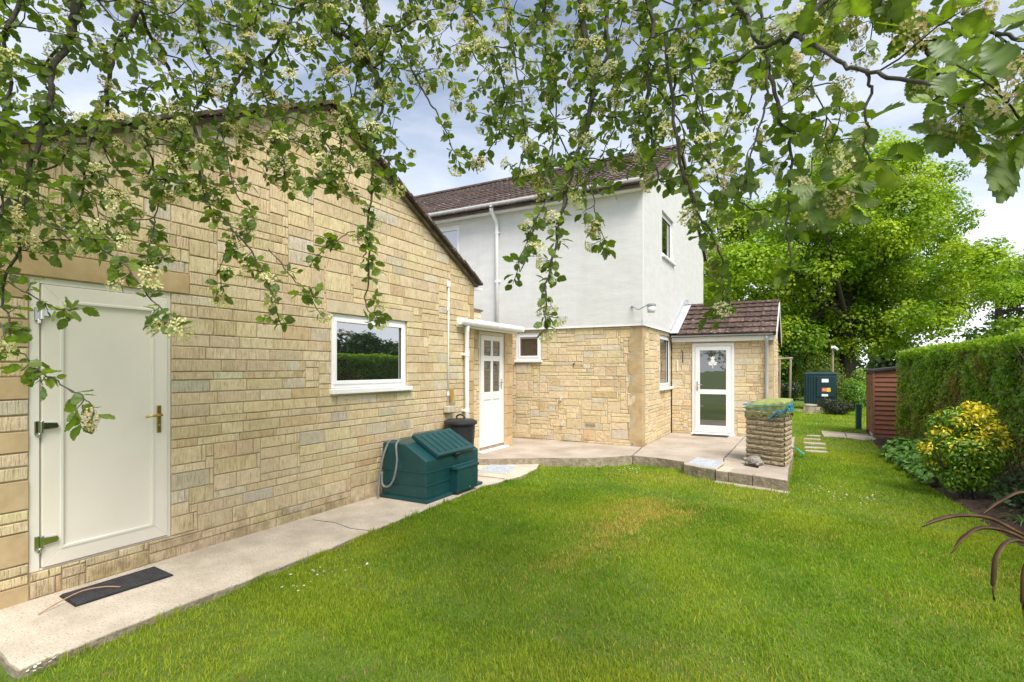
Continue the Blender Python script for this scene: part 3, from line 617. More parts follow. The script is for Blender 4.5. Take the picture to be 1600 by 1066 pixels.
# rendered upper storey, oversailing a little, with window openings left by building round them
RY, RX, EZ, RZ, MY = HY-.028, HX+.028, 5.36, 7.33, 14.0
def panels(mb, face, along, s0, s1, v0, v1, ops, thick, out):
    us = sorted({s0, s1, *[x for o in ops for x in o[:2]]}); vz = sorted({v0, v1, *[x for o in ops for x in o[2:]]})
    for i in range(len(us)-1):
        for j in range(len(vz)-1):
            uc, vc = (us[i]+us[i+1])/2, (vz[j]+vz[j+1])/2
            if any(o[0] < uc < o[1] and o[2] < vc < o[3] for o in ops): continue
            lo, hi = sorted((face, face-out*thick))
            mb.box(lo, hi, us[i], us[i+1], vz[j], vz[j+1]) if along == 'y' else mb.box(us[i], us[i+1], lo, hi, vz[j], vz[j+1])
m = MB(); up1 = (-8.3, -7.05, 3.75, 5.08); panels(m, RY, 'x', -12, RX-.003, SZ, EZ, [up1], .25, -1)
m.build('rear_render', M['render'], house)
m = MB(); up2 = (12.0, 13.2, 4.22, 5.22); panels(m, RX, 'y', RY+.003, 17.72, SZ-.002, EZ, [up2], .25, 1)
m.extr([(RX, RY+.003, EZ), (RX, 17.72, EZ), (RX, MY, RZ-.10)], (-.25, 0, 0)); m.build('side_render', M['render'], house)
m = MB(); m.box(-12, RX+.012, RY-.014, RY-.001, SZ-.012, SZ+.012); m.box(RX+.001, RX+.014, RY-.013, 17.72, SZ-.012, SZ+.012); m.box(RX-.01, RX+.006, RY-.006, RY+.01, SZ+.012, EZ-.2); m.build('bell_cast', M['upvc'], house)
window(house, RY, 'x', *up1[:2], *up1[2:], .06, out=-1, sill=.05, label='upstairs casement behind the garage verge', frame=.075, sash=.06)
window(house, RX, 'y', *up2[:2], *up2[2:], .06, sill=.06, label='upstairs side window')
window(house, HX, 'y', *[q+HY for q in lw_[:2]], *lw_[2:], .04, sill=.06, label='tall ground floor side window')
window(house, HY, 'x', -5.58, -4.95, 1.84, 2.45, .03, out=-1, sill=.045, label='small white window high in the rear stone wall', frame=.075, sash=.04, sillover=.012)
# roof: decks, tile courses, ridge, barge boards
def roof_tiles(parent, x0, x1, ya, za, yb, zb, exp_, wid, mat, name, single=False, seed=1):
    """courses from eave (ya,za) up to ridge (yb,zb), between x0 and x1"""
    r = random.Random(seed); e = np.array([0, ya, za]); t_ = np.array([0, yb-ya, zb-za]); ln = np.linalg.norm(t_); t_ = t_/ln; nr = np.cross(X_, t_); nr *= np.sign(nr[2])
    n = int(ln/exp_)+1; ex_ = ln/n; nx_ = max(1, round((x1-x0)/wid)); wd = (x1-x0)/nx_; allm = MB(); obs = []
    for c in range(n):
        for i in range(nx_):
            a = x0+(i+(.5 if c % 2 else 0)*0)*wd; m = MB() if single else allm
            m.cur = (r.uniform(.72, 1.25),)*3
            b0 = e+t_*(c*ex_-.03)+nr*((.046 if single else .032)+r.uniform(-.003, .003)); b1 = e+t_*((c+1)*ex_+.02)+nr*.006
            prof = [(0, .0), (.10, .012), (.22, .0), (.5, .0), (.60, .012), (.72, .0), (.985, .0)]
            lo = [b0+X_*(a+u*wd)+nr*h_ for u, h_ in prof]; hi = [b1+X_*(a+u*wd)+nr*h_ for u, h_ in prof]; k = len(prof)
            und = [b0+X_*(a+u*wd)-nr*(.03 if single else .016) for u, h_ in prof]
            m.add(lo+hi+und, [(q, q+1, k+q+1, k+q) for q in range(k-1)]+[(2*k+q, 2*k+q+1, q+1, q) for q in range(k-1)])
            m.add([lo[0], hi[0], hi[0]-nr*.016, und[0]], [(0, 1, 2, 3)]); m.add([lo[-1], hi[-1], hi[-1]-nr*.016, und[-1]], [(3, 2, 1, 0)])
            if single: m.build('roof_tile', M[mat], parent, colour=True)
    if not single: tag(allm.build(name, M[mat], parent, colour=True), kind='stuff')
m = MB(); ov = .32; sl2 = (RZ-EZ)/(MY-HY)
m.extr([(-12, HY-ov, EZ-sl2*ov+.02), (-12, MY, RZ), (-12, MY, RZ-.06), (-12, HY-ov, EZ-sl2*ov-.04)], (12+RX+.05, 0, 0)); m.extr([(-12, MY, RZ), (-12, 17.75+ov, EZ-sl2*ov+.02), (-12, 17.75+ov, EZ-sl2*ov-.04), (-12, MY, RZ-.06)], (12+RX+.05, 0, 0))
hroof = m.build('roof', M['tile'], house, colour=True)
roof_tiles(hroof, -12, RX+.06, HY-ov-.02, EZ-sl2*ov+.03, MY, RZ+.012, .30, .30, 'tile', 'tiles', seed=8)
for q in range(22):
    m = MB(); x1_ = RX+.07-q*.42; m.cur = (random.uniform(.8, 1.2),)*3
    m.extr([(x1_, MY+.13*math.cos(t_), RZ+.0+.10*math.sin(t_)) for t_ in np.linspace(0, math.pi, 8)], (-.41, 0, 0)); m.build('ridge_tile', M['tile'], hroof, colour=True)
m = MB()
for s_ in (-1, 1):
    yb = HY-ov if s_ < 0 else 17.75+ov; m.extr([(RX+.052, yb, EZ-sl2*ov-.12), (RX+.052, MY, RZ-.14), (RX+.052, MY, RZ+.005), (RX+.052, yb, EZ-sl2*ov+.025)], (.022, 0, 0))
m.build('barge_board', M['verge'], house)
m = MB(); m.box(-12, RX+.05, RY-.20, RY-.002, EZ-.20, EZ-.17); m.box(-12, RX+.048, RY-.215, RY-.19, EZ-.21, EZ-.045); m.build('fascia', M['upvc'], house)
hg = gutter(house, (-12, RY-.275, EZ-.04), (RX+.06, RY-.275, EZ-.04), .07, 'upvc', brackets=1.0)
m = MB(); m.tube([(-6.02, RY-.27, EZ-.10), (-6.02, RY-.27, EZ-.20), (-6.02, RY-.22, EZ-.27), (-6.02, RY-.05, EZ-.40), (-6.02, RY-.045, EZ-.5), (-6.02, RY-.045, 2.5)], .04, 12); m.lathe([(.055, 0), (.06, .12)], (-6.02, RY-.27, EZ-.22), 12); hp = m.build('downpipe', M['upvc'], house, smooth=True)
for zz in (4.7, 3.6):
    m = MB(); m.lathe([(.047, 0), (.047, .05)], (-6.02, RY-.045, zz), 12); m.box(-6.09, -5.95, RY-.04, RY-.002, zz+.012, zz+.038); m.build('pipe_clip', M['upvc'], hp)
m = MB(); m.box(-3.93, -3.71, HY-.012, HY+.02, .485, .56)
for i in range(7): m.box(-3.915+i*.029, -3.895+i*.029, HY-.018, HY-.010, .50, .545)
m.build('air_brick', M['terracotta'], house)
for (x, z_) in ((-4.44, .50), (-4.47, 1.03)):
    m = MB(); m.tube([(x, HY+.01, z_), (x, HY-.05, z_), (x, HY-.06, z_-.05)], .022, 8); m.build('pipe_stub', M['greypipe'], house)
m = MB(); m.tube([(-4.19, HY+.01, 1.76), (-4.19, HY-.03, 1.75)], .016, 8); m.build('vent', M['black'], house)

# security lamp on an arm at the corner
lm = empty('security_lamp', (-2.92, RY, 2.9), 'small grey lamp on a bent metal arm at the white house corner', 'lamp')
m = MB(); m.tube([(-2.93, RY, 2.90), (-2.80, RY-.16, 2.815), (-2.74, RY-.22, 2.80), (-2.60, RY-.24, 2.865)], .010, 8); m.lathe([(.028, 0), (.028, .012)], (-2.93, RY-.01, 2.89), 10); m.build('arm', M['steel'], lm)
m = MB(); m.lathe([(.03, -.005), (.088, 0), (.09, .035), (.06, .052)], (-2.50, RY-.25, 2.845), 18); m.build('cap', M['steel'], lm, smooth=False)
m = MB(); m.lathe([(.03, -.125), (.07, -.12), (.078, -.06), (.080, -.006)], (-2.50, RY-.25, 2.845), 18); m.build('lens', M['lampglass'], lm, smooth=True)

# ================================================================== PORCH
PY, PX0, PX1, PE = 13.10, HX+.01, -.53, 2.44
porch = empty('porch', (-1.6, 13.1, .1), 'single storey stone porch with lichened tiled roof and half glazed white door', 'porch')
OP = np.array([PX0, PY+.015, 0]); pd = (-2.26-PX0, -1.335-PX0, .11, 2.26)
stone_wall(porch, 'front_wall', OP, X_, -Y_, PX1-PX0, 2.34, [pd], 61, stick=.7, mat='stone2', base_v=.05, grey=.13, orange=.09, proud=.009, skip=[(-.70-PX0, PX1-PX0, .1, 2.34)])
z = .1; k = 0
while z < 2.3:
    h = min((.30, .15, .225, .15)[k % 4], 2.34-z); cut_block(porch, OP, X_, -Y_, -.70-PX0+(.04 if k % 2 else 0), PX1-PX0-.002, z, z+h, tuple(np.array([1.1, 1.12, 1.15])*random.uniform(.9, 1.1))); z += h; k += 1
stone_wall(porch, 'side_wall', np.array([PX1-.015, PY+.02, 0]), Y_, X_, 3.0, 3.15, [], 62, mat='stone2', clips=((-.53, 1, 2.36), (.53, 1, 2.36+.53*3.0)), base_v=0, maxobj=40)
m = MB(); m.box(PX0+.02, PX1+.03, PY-.11, PY-.002, 2.30, 2.335); m.box(PX0+.02, PX1+.028, PY-.12, PY-.095, 2.29, PE-.005); m.build('fascia', M['upvc'], porch, bevel=.003)
gutter(porch, (PX0+.03, PY-.165, PE), (PX1+.0, PY-.165, PE), .05, 'greypipe', brackets=.8)
m = MB(); m.tube([(-.66, PY-.165, 2.40), (-.66, PY-.165, 2.33), (-.66, PY-.06, 2.22), (-.66, PY-.055, 1.2), (-.66, PY-.055, .1)], .036, 12); m.build('downpipe', M['greypipe'], porch, smooth=True)
PR, PRY = 3.32, 14.62
m = MB(); m.extr([(PX0+.01, PY-.2, PE+.0), (PX0+.01, PRY, PR-.03), (PX0+.01, PRY, PR-.09), (PX0+.01, PY-.2, PE-.05)], (PX1+.05-PX0, 0, 0)); m.extr([(PX0+.01, PRY, PR-.03), (PX0+.01, 16.3, PE-.03), (PX0+.01, 16.3, PE-.09), (PX0+.01, PRY, PR-.09)], (PX1+.05-PX0, 0, 0)); pr_o = m.build('roof', M['tilep'], porch, colour=True)
roof_tiles(pr_o, PX0+.17, PX1+.07, PY-.21, PE+.012, PRY, PR-.015, .34, .34, 'tilep', 'tile', single=True, seed=5)
for q in range(6):
    m = MB(); x1_ = PX1+.08-q*.40; m.cur = (random.uniform(.85, 1.3),)*3
    m.extr([(x1_, PRY+.11*math.cos(t_), PR-.02+.07*math.sin(t_)) for t_ in np.linspace(0, math.pi, 8)], (-.39, 0, 0)); m.build('ridge_tile', M['tilep'], pr_o, colour=True)
m = MB(); m.extr([(PX1+.062, PY-.2, PE-.12), (PX1+.062, PRY, PR-.17), (PX1+.062, PRY, PR-.0), (PX1+.062, PY-.2, PE+.03)], (.02, 0, 0)); m.extr([(PX1+.062, PRY, PR-.17), (PX1+.062, 16.3, PE-.2), (PX1+.062, 16.3, PE-.02), (PX1+.062, PRY, PR)], (.02, 0, 0)); m.build('barge_board', M['upvc'], porch)
# lead: a soaker strip on the slope and an upstand on the render
td = np.array([0, PRY-PY+.21, PR-PE-.01]); td = td/np.linalg.norm(td); tn = np.cross(X_, td); tn *= np.sign(tn[2])
m = MB(); m.extr([np.array([PX0+.0, PY-.24, PE+.02])+tn*.03, np.array([PX0+.20, PY-.24, PE+.02])+tn*.035, np.array([PX0+.20, PRY, PR+.01])+tn*.035, np.array([PX0+.0, PRY, PR+.01])+tn*.03], tn*.012)
m.extr([(RX+.002, PY-.24, PE+.05), (RX+.002, PRY, PR+.03), (RX+.002, PRY, PR+.19), (RX+.002, PY-.24, PE+.16)], (.01, 0, 0)); m.obox((PX0+.06, PRY-.02, PR+.06), X_, Y_, UP, (.05, .05, .11)); m.build('flashing', M['lead'], porch)
# door
fy = PY-.015; a0, a1, z0, z1 = -2.26, -1.335, .13, 2.255
m = MB(); m.box(a0, a0+.065, fy-.005, fy+.06, z0, z1).box(a1-.065, a1, fy-.005, fy+.06, z0, z1).box(a0+.065, a1-.065, fy-.005, fy+.06, z1-.07, z1).box(a0+.065, a1-.065, fy-.005, fy+.06, z0, z0+.04)
pdr = m.build('door', M['upvc'], porch, bevel=.005); pdr['label'] = 'half glazed white door with two panes'
m = MB(); b0, b1 = a0+.07, a1-.07
for (s0, s1, c0, c1) in ((b0, b0+.105, z0+.045, z1-.075), (b1-.105, b1, z0+.045, z1-.075), (b0+.105, b1-.105, z0+.045, z0+.20), (b0+.105, b1-.105, z1-.17, z1-.075), (b0+.105, b1-.105, 1.06, 1.17)): m.box(s0, s1, fy-.022, fy+.035, c0, c1)
m.build('leaf', M['upvc'], pdr, bevel=.005)
for c0, c1 in ((z0+.20, 1.06), (1.17, z1-.17)):
    m = MB(); m.box(b0+.10, b1-.10, fy-.004, fy+.006, c0-.005, c1+.005); m.build('pane', M['glass2'], pdr)
m = MB(); m.box(b0+.035, b0+.065, fy-.032, fy-.022, 1.14, 1.36); m.tube([(b0+.05, fy-.03, 1.28), (b0+.05, fy-.075, 1.28)], .010, 8); m.tube([(b0+.05, fy-.075, 1.28), (b0+.17, fy-.075, 1.285)], .010, 8); m.build('handle', M['chrome'], pdr)
m = MB(); m.box(a0-.02, a1+.02, PY-.10, fy+.03, .113, .142); m.build('threshold', M['upvc'], pdr, bevel=.006)
# white cut-out emblem stuck on the upper pane
m = MB(); cx, cz = -1.80, 1.82; yy = fy-.009
def flat(mb, pts): mb.extr([(cx+a, yy, cz+b) for a, b in pts], (0, .002, 0))
flat(m, [(.050*math.cos(t_), .0+.050*math.sin(t_)) for t_ in np.linspace(0, 2*math.pi, 17)[:-1]]); flat(m, [(-.028, .045), (.028, .045), (.055, .12), (.026, .095), (.0, .13), (-.026, .095), (-.055, .12)])
for s_ in (-1, 1): flat(m, [(s_*.02, -.03), (s_*.075, .0), (s_*.105, -.03), (s_*.075, -.045), (s_*.095, -.085), (s_*.05, -.075), (s_*.03, -.10), (s_*.012, -.06)][::s_])
flat(m, [(-.008, -.05), (-.006, -.15), (.006, -.15), (.008, -.05)]); m.build('emblem', M['white'], pdr)
m = MB(); m.tube([(-2.50, PY, 2.08), (-2.50, PY-.05, 2.09), (-2.47, PY-.06, 2.07), (-2.47, PY-.06, 1.84), (-2.48, PY-.05, 1.80)], .011, 8); tag(m.build('wall_hook', M['black'], smooth=True), 'black iron hook fixed to the porch stone left of the door', 'hook')
m = MB(); m.box(-2.615, -2.585, PY-.018, PY-.004, 1.60, 1.86); tag(m.build('wall_thermometer', M['white'], bevel=.004), 'thin pale upright strip on the porch stone below the hook', 'thermometer')
m = MB(); m.box(-2.22, -1.44, 12.72, 13.0, .1135, .128); mt = m.build('door_mat', M['rubber'], bevel=.004)
tag(mt, 'small black mat in front of the half glazed porch door', 'door mat', 'rubber door mats')

# ================================================================== THINGS ALONG THE GARAGE
# green bunker tank
bk = empty('storage_bunker', (-4.42, 5.8, 0), 'dark green plastic bunker with ribbed sloping lid on the path against the garage', 'bunker')
bx0, bx1, by0, by1 = -4.76, -4.05, 5.22, 6.42
prof = [(bx0, .02), (bx1, .02), (bx1, .515), (bx1-.33, .705), (bx0, .705)]
m = MB(); m.extr([(x, by0, z_) for x, z_ in prof], (0, by1-by0, 0)); m.build('body', M['bunker'], bk, bevel=.018, seg=3)
m = MB(); m.box(bx0-.012, bx1+.045, by0-.045, by1+.05, .001, .042); m.build('base_flange', M['bunker'], bk, bevel=.012)
for zz in (.20, .36):
    m = MB(); m.box(bx0-.003, bx1+.007, by0-.007, by1+.007, zz, zz+.012); m.build('moulded_band', M['bunker'], bk, bevel=.005)
sd_ = np.array([.33, 0, -.19]); sl_ = np.linalg.norm(sd_); sd_ = sd_/sl_; sn = np.array([.19, 0, .33])/math.hypot(.19, .33)
lc = np.array([bx1-.20, 5.84, .63])+sn*.035
m = MB(); m.obox(lc, sd_, Y_, sn, (.245, .42, .030)); lid = m.build('lid', M['bunker'], bk, bevel=.012)
for i in range(6):
    m = MB(); m.obox(lc+sn*.030+Y_*(-.31+i*.125)-sd_*.0, sd_, Y_, sn, (.185, .014, .010)); m.build('rib', M['bunker'], lid, bevel=.005)
m = MB(); m.obox(lc+sd_*.255-sn*.012, sd_, Y_, sn, (.022, .045, .018)); m.tube([lc+sd_*.26+Y_*.0, lc+sd_*.26-sn*.06], .012, 8); m.build('catch', M['black'], lid)
m = MB(); m.box(bx1-.02, bx1+.13, 5.72, 6.20, .035, .33); hb = m.build('hatch_box', M['bunker'], bk, bevel=.012)
m = MB(); m.box(bx1-.01, bx1+.142, 5.70, 6.22, .332, .365); m.tube([(bx1+.05, 5.69, .372), (bx1+.05, 6.23, .372)], .018, 8); m.build('hatch_lid', M['bunker'], hb, bevel=.008)
m = MB(); m.tube([(bx1+.131, 6.0, .07), (bx1+.137, 6.0, .07)], .012, 8); m.build('bolt', M['steel'], hb)
# hose hanging over the end of the bunker
pts = []
ctl = [(-4.72, 5.10, .03), (-4.74, 5.14, .22), (-4.71, 5.17, .50), (-4.66, 5.24, .72), (-4.58, 5.32, .735), (-4.53, 5.27, .735), (-4.50, 5.185, .68), (-4.47, 5.165, .50), (-4.50, 5.155, .30), (-4.56, 5.15, .19), (-4.63, 5.145, .155), (-4.69, 5.14, .19), (-4.705, 5.15, .34)]
def spline(c, n=8):
    c = [np.asarray(p, float) for p in c]; c = [2*c[0]-c[1]]+c+[2*c[-1]-c[-2]]; o = []
    for i in range(1, len(c)-2):
        for k in range(n):
            t_ = k/n; p0, p1, p2, p3 = c[i-1:i+3]
            o.append(.5*((2*p1)+(-p0+p2)*t_+(2*p0-5*p1+4*p2-p3)*t_*t_+(-p0+3*p1-3*p2+p3)*t_**3))
    o.append(c[-2]); return o
m = MB(); m.tube(spline(ctl, 6), .0135, 8); tag(m.build('hose', M['hose'], smooth=True), 'grey hose looped over the near end of the green bunker', 'hose')
# black dustbin
bn = empty('dustbin', (-4.60, 6.74, 0), 'round black plastic dustbin behind the green bunker, lid on', 'dustbin')
c = (-4.575, 6.74, 0)
m = MB(); m.lathe([(.175, .002), (.18, .02), (.225, .80), (.235, .805), (.235, .83)], c, 28); m.build('body', M['black'], bn, smooth=False)
m = MB(); m.lathe([(.252, .812), (.258, .83), (.252, .862), (.20, .885), (.10, .895), (.02, .897)], c, 28); bl = m.build('lid', M['black'], bn)
m = MB(); m.tube(spline([(c[0]-.07, c[1], .89), (c[0]-.065, c[1], .93), (c[0], c[1], .955), (c[0]+.065, c[1], .93), (c[0]+.07, c[1], .89)], 4), .014, 8); m.build('handle', M['black'], bl, smooth=True)
# conduit, box, brush
cd = empty('conduit', (GXW+.02, 6.76, 1.0), 'thin white conduit running down the garage wall to a beige box', 'conduit')
m = MB(); m.tube([(GXW+.022, 6.77, 2.96), (GXW+.022, 6.765, 2.2), (GXW+.022, 6.755, 1.10)], .013, 8); m.build('pipe', M['upvc'], cd, smooth=True)
m = MB(); m.box(GXW+.003, GXW+.042, 6.74, 6.80, 2.93, 3.02); m.build('top_box', M['upvc'], cd, bevel=.006)
for zz in (2.56, 1.24):
    m = MB(); m.lathe([(.02, 0), (.02, .06)], (GXW+.022, 6.76, zz), 10); m.build('coupling', M['upvc'], cd)
m = MB(); m.box(GXW+.002, GXW+.10, 6.66, 6.86, .98, 1.08); m.build('box', M['beige'], cd, bevel=.008)
br = empty('hand_brush', (GXW+.06, 6.83, 1.08), 'small yellow bristle brush standing on the beige box on the garage wall', 'brush')
m = MB()
for i in range(26):
    a = random.uniform(-.03, .035); b = random.uniform(-.012, .02); m.tube([(GXW+.055+b*.6, 6.83+a*.6, 1.13), (GXW+.05+b, 6.80+a*1.35, 1.33+random.uniform(-.02, .02))], .0042, 4)
m.build('bristles', M['straw'], br)
m = MB(); m.box(GXW+.03, GXW+.085, 6.79, 6.87, 1.081, 1.14); m.build('block', M['wood'], br, bevel=.006)
# drain covers: frame, plate with ribs
def cover(name, pts, z_, label):
    c = np.mean(pts, 0); e = empty(name, (c[0], c[1], z_), label, 'drain cover', 'drain covers')
    m = MB(); m.prism([tuple(c+(np.array(p)-c)*1.10) for p in pts], z_-.02, z_+.004); m.build('frame', M['beige'], e, bevel=.003)
    m = MB(); m.prism([tuple(p) for p in pts], z_, z_+.010); pl = m.build('plate', M['lid'], e, bevel=.002)
    p = [np.array(q) for q in pts]
    for i in range(1, 12):
        t_ = i/12; a = p[0]+(p[1]-p[0])*t_; b = p[3]+(p[2]-p[3])*t_; d = b-a; a2 = a+d*.06; b2 = a+d*.94
        m = MB(); m.obox((*(a2+b2)/2, z_+.0125), [*(d/np.linalg.norm(d)), 0], [-d[1]/np.linalg.norm(d), d[0]/np.linalg.norm(d), 0], UP, (np.linalg.norm(b2-a2)/2, .009, .003)); m.build('rib', M['lid'], pl)
cover('drain_cover', [(-4.58, 7.22), (-4.08, 7.27), (-4.18, 7.92), (-4.68, 7.82)], .002, 'ribbed metal drain cover in the path beyond the green bunker')
cover('drain_cover', [(-1.60, 8.92), (-1.16, 8.68), (-1.12, 9.33), (-1.56, 9.60)], .114, 'ribbed metal drain cover at the patio edge near the porch')
# rubber mat and dry stem
m = MB(); mp_ = [(-4.425, 1.775), (-4.405, 2.42), (-4.715, 2.445), (-4.725, 1.80)]
m.prism(mp_, .002, .012); gm = tag(m.build('door_mat', M['rubber'], bevel=.002), 'long ribbed black rubber mat on the path below the cream door', 'door mat', 'rubber door mats')
P4 = [np.array(q) for q in mp_]
for i in range(10):
    t_ = (i+.5)/10; a = P4[0]+(P4[3]-P4[0])*t_; b = P4[1]+(P4[2]-P4[1])*t_; d = (b-a)/np.linalg.norm(b-a)
    m = MB(); m.obox((*(a+b)/2, .015), [*d, 0], [-d[1], d[0], 0], UP, (np.linalg.norm(b-a)/2-.01, .009, .006)); m.build('rib', M['matrib'], gm, bevel=.003)
m = MB(); m.tube(spline([(-4.50, 1.60, .008), (-4.55, 1.74, .03), (-4.58, 1.88, .045), (-4.54, 2.0, .04), (-4.48, 2.08, .022)], 5), [.0045]*21, 6); tag(m.build('dry_stem', M['twig'], smooth=True), 'bent dry stem lying across the long rubber mat', 'twig')

# ================================================================== STONE PIER WITH SHEET AND ROPE
pier = empty('stone_pier', (-.5, 9.8, .1), 'stack of rock faced stone courses standing on the patio corner', 'pier')
A_, B_ = np.array([-.225, 9.36]), np.array([-.80, 9.69]); C_, D_ = B_+np.array([.09, .57]), A_+np.array([.09, .57])
z = .108; k = 0; r_ = random.Random(9)
while z < .93:
    h = r_.choice((.072, .08, .088)); splits = [0, 1] if k % 3 == 0 else ([0, r_.uniform(.25, .45), 1] if k % 3 == 1 else [0, r_.uniform(.55, .75), 1])
    for q in range(len(splits)-1):
        f0, f1 = splits[q]+.003, splits[q+1]-.003
        def rough_face(p, q_, n, outv, mb, pts):
            for i in range(n):
                t_ = i/n; yield p+(q_-p)*t_
        a, b = B_+(A_-B_)*f0, B_+(A_-B_)*f1; c2, d2 = C_+(D_-C_)*f1, C_+(D_-C_)*f0; nf = np.array([-(A_-B_)[1], (A_-B_)[0]]); nf = -nf/np.linalg.norm(nf)
        if np.dot(nf, np.array([-.5, -.8])) < 0: nf = -nf
        m = MB(); m.cur = tuple(np.array([1, .97, .92])*r_.uniform(.75, 1.2)); ns = max(3, int(np.linalg.norm(b-a)/.05)); rows = 4
        grid = []
        for j in range(rows+1):
            zz = z+.004+(h-.008)*j/rows; bulge = math.sin(math.pi*j/rows)**.6
            grid.append([np.array([*(a+(b-a)*i/ns+nf*(.004+bulge*r_.uniform(.010, .032))), zz+r_.uniform(-.004, .004)*(0 < j < rows)]) for i in range(ns+1)])
        for j in range(rows):
            for i in range(ns): m.poly([grid[j][i], grid[j][i+1], grid[j+1][i+1], grid[j+1][i]])
        m.prism([tuple(a), tuple(b), tuple(c2), tuple(d2)], z+.003, z+h-.003)
        if q == len(splits)-2:
            sg = []; dv = c2-b; ox = np.array([1.0, -.16])
            for j in range(rows+1):
                zz = z+.004+(h-.008)*j/rows; bulge = math.sin(math.pi*j/rows)**.6
                sg.append([np.array([*(b+dv*i/8+ox*(.002+bulge*r_.uniform(.006, .02))), zz]) for i in range(9)])
            for j in range(rows):
                for i in range(8): m.poly([sg[j][i], sg[j][i+1], sg[j+1][i+1], sg[j+1][i]])
        m.build('stone', M['pillar'], pier, colour=True)
    z += h; k += 1
ptop = z
m = MB(); m.prism([tuple(A_+(0, .02)), tuple(D_-(0.02, .02)), tuple(C_), tuple(B_+(.02, 0))], .105, ptop-.005); m.build('core', M['mortar'], pier)
# draped sheet: side skirts hang unevenly, the top rises to one ridge
cen = (A_+B_+C_+D_)/4; corners = [A_, D_, C_, B_]; rings = []; nper = 14
topz = {0: 1.13, 1: 1.16, 2: 1.08, 3: 1.02}; low = {0: .93, 1: .90, 2: .86, 3: .84}
def per(t_):
    i = int(t_) % 4; f = t_-int(t_); return corners[i]+(corners[(i+1) % 4]-corners[i])*f, i, f
n_ = nper*4; r_ = random.Random(2)
for lev in range(9):
    ring = []
    for k in range(n_):
        p, i, f = per(k/nper); zt = topz[i]*(1-f)+topz[(i+1) % 4]*f; zl = low[i]*(1-f)+low[(i+1) % 4]*f+.035*math.sin(k*1.7)
        dirv = (p-cen)/np.linalg.norm(p-cen)
        if lev <= 5:
            g = lev/5; zz = zl+(zt-zl)*g; o = .032-.015*g+.014*math.sin(k*2.1+lev*.9)-(.02 if lev in (1, 3) else 0)
            q = p+dirv*o
        else:
            g = (lev-5)/3; q = p+(cen-p)*g+dirv*.02*(1-g); zz = zt+(1.135-zt)*g+.03*math.sin(math.pi*g*.5)+.012*math.sin(k*.9)*(1-g)
        ring.append(np.array([*q, zz]))
    rings.append(ring)
m = MB(); m.add([p for r0 in rings for p in r0], [(l*n_+k, l*n_+(k+1) % n_, (l+1)*n_+(k+1) % n_, (l+1)*n_+k) for l in range(8) for k in range(n_)])
sheet = tag(m.build('sheet', M['tarp'], smooth=True), 'olive green plastic sheet tied over the top of the stone pier', 'sheet'); sm = sheet.modifiers.new('thick', 'SOLIDIFY'); sm.thickness = .004
rp_ = empty('blue_rope', (-.3, 9.6, 1.0), 'thin blue rope tied round the olive sheet with loose ends', 'rope')
for z_, dz in ((1.075, .02), (.985, -.02)):
    m = MB(); m.tube([np.array([*(per(k/nper)[0]+(per(k/nper)[0]-cen)/np.linalg.norm(per(k/nper)[0]-cen)*.056), z_+dz*math.sin(k/n_*6.28)+.05*(1 if per(k/nper)[1] in (0, 1) else 0)*0]) for k in range(n_+1)], .007, 6, cap=False); m.build('turn', M['rope'], rp_)
kx = A_+np.array([.045, -.03])
m = MB(); m.tube(spline([(*kx, 1.03), (kx[0]+.04, kx[1]-.02, 1.10), (kx[0]+.07, kx[1], 1.06), (kx[0]+.03, kx[1]-.02, 1.0), (kx[0], kx[1]-.03, 1.06), (kx[0]+.03, kx[1]-.03, 1.09), (kx[0]+.05, kx[1]-.02, 1.02)], 5), .014, 6); m.build('knot', M['rope'], rp_)
m = MB(); m.tube(spline([(*kx, 1.03), (kx[0]-.07, kx[1]+.0, .99), (kx[0]-.16, kx[1]+.05, .96), (kx[0]-.22, kx[1]+.08, .90), (kx[0]-.27, kx[1]+.10, .85)], 5), [.012]*12+[.016]*9, 6); m.tube(spline([(*kx, 1.02), (kx[0]-.05, kx[1], .96), (kx[0]-.13, kx[1]+.045, .92), (kx[0]-.17, kx[1]+.06, .90)], 5), .009, 6); m.build('loose_end', M['rope'], rp_)
m = MB(); m.tube(spline([(-.16, 11.6, .12), (-.08, 11.55, .125), (.0, 11.50, .06), (.06, 11.52, .03), (.02, 11.60, .05), (-.06, 11.58, .10), (-.02, 11.54, .09), (.05, 11.47, .02)], 5), .013, 7); tag(m.build('rope_coil', M['teal'], smooth=True), 'small teal rope bundle on the lawn edge behind the stone pier', 'rope')
# tortoise ornament
to = empty('tortoise_ornament', (-.68, 9.44, .108), 'grey cast stone tortoise ornament at the foot of the stone pier', 'ornament')
tax = np.array([.88, -.42, 0]); tay = np.array([.42, .88, 0]); tc_ = np.array([-.655, 9.335, .108])
def blob(mb, c, rx, ry, rz, nu=14, nv=9, lump=.0, seed=1, zmin=-1):
    r = random.Random(seed); vv = []
    for j in range(nv+1):
        ph = -math.pi/2+math.pi*j/nv
        for i in range(nu):
            th = 2*math.pi*i/nu; k_ = 1+r.uniform(-lump, lump); x, y, z_ = rx*math.cos(ph)*math.cos(th)*k_, ry*math.cos(ph)*math.sin(th)*k_, max(zmin*rz, rz*math.sin(ph)*k_)
            vv.append(c+tax*x+tay*y+UP*z_)
    mb.add(vv, [(j*nu+i, j*nu+(i+1) % nu, (j+1)*nu+(i+1) % nu, (j+1)*nu+i) for j in range(nv) for i in range(nu)])
m = MB(); blob(m, tc_+UP*.055, .135, .105, .095, 16, 10, .07, 3, -.35); m.build('shell', M['ornament'], to)
m = MB(); blob(m, tc_-tax*.155+UP*.075, .045, .035, .035, 10, 7, .05, 4); m.tube([tc_-tax*.10+UP*.05, tc_-tax*.15+UP*.07], [.032, .028], 8); m.build('head', M['ornament'], to, smooth=True)
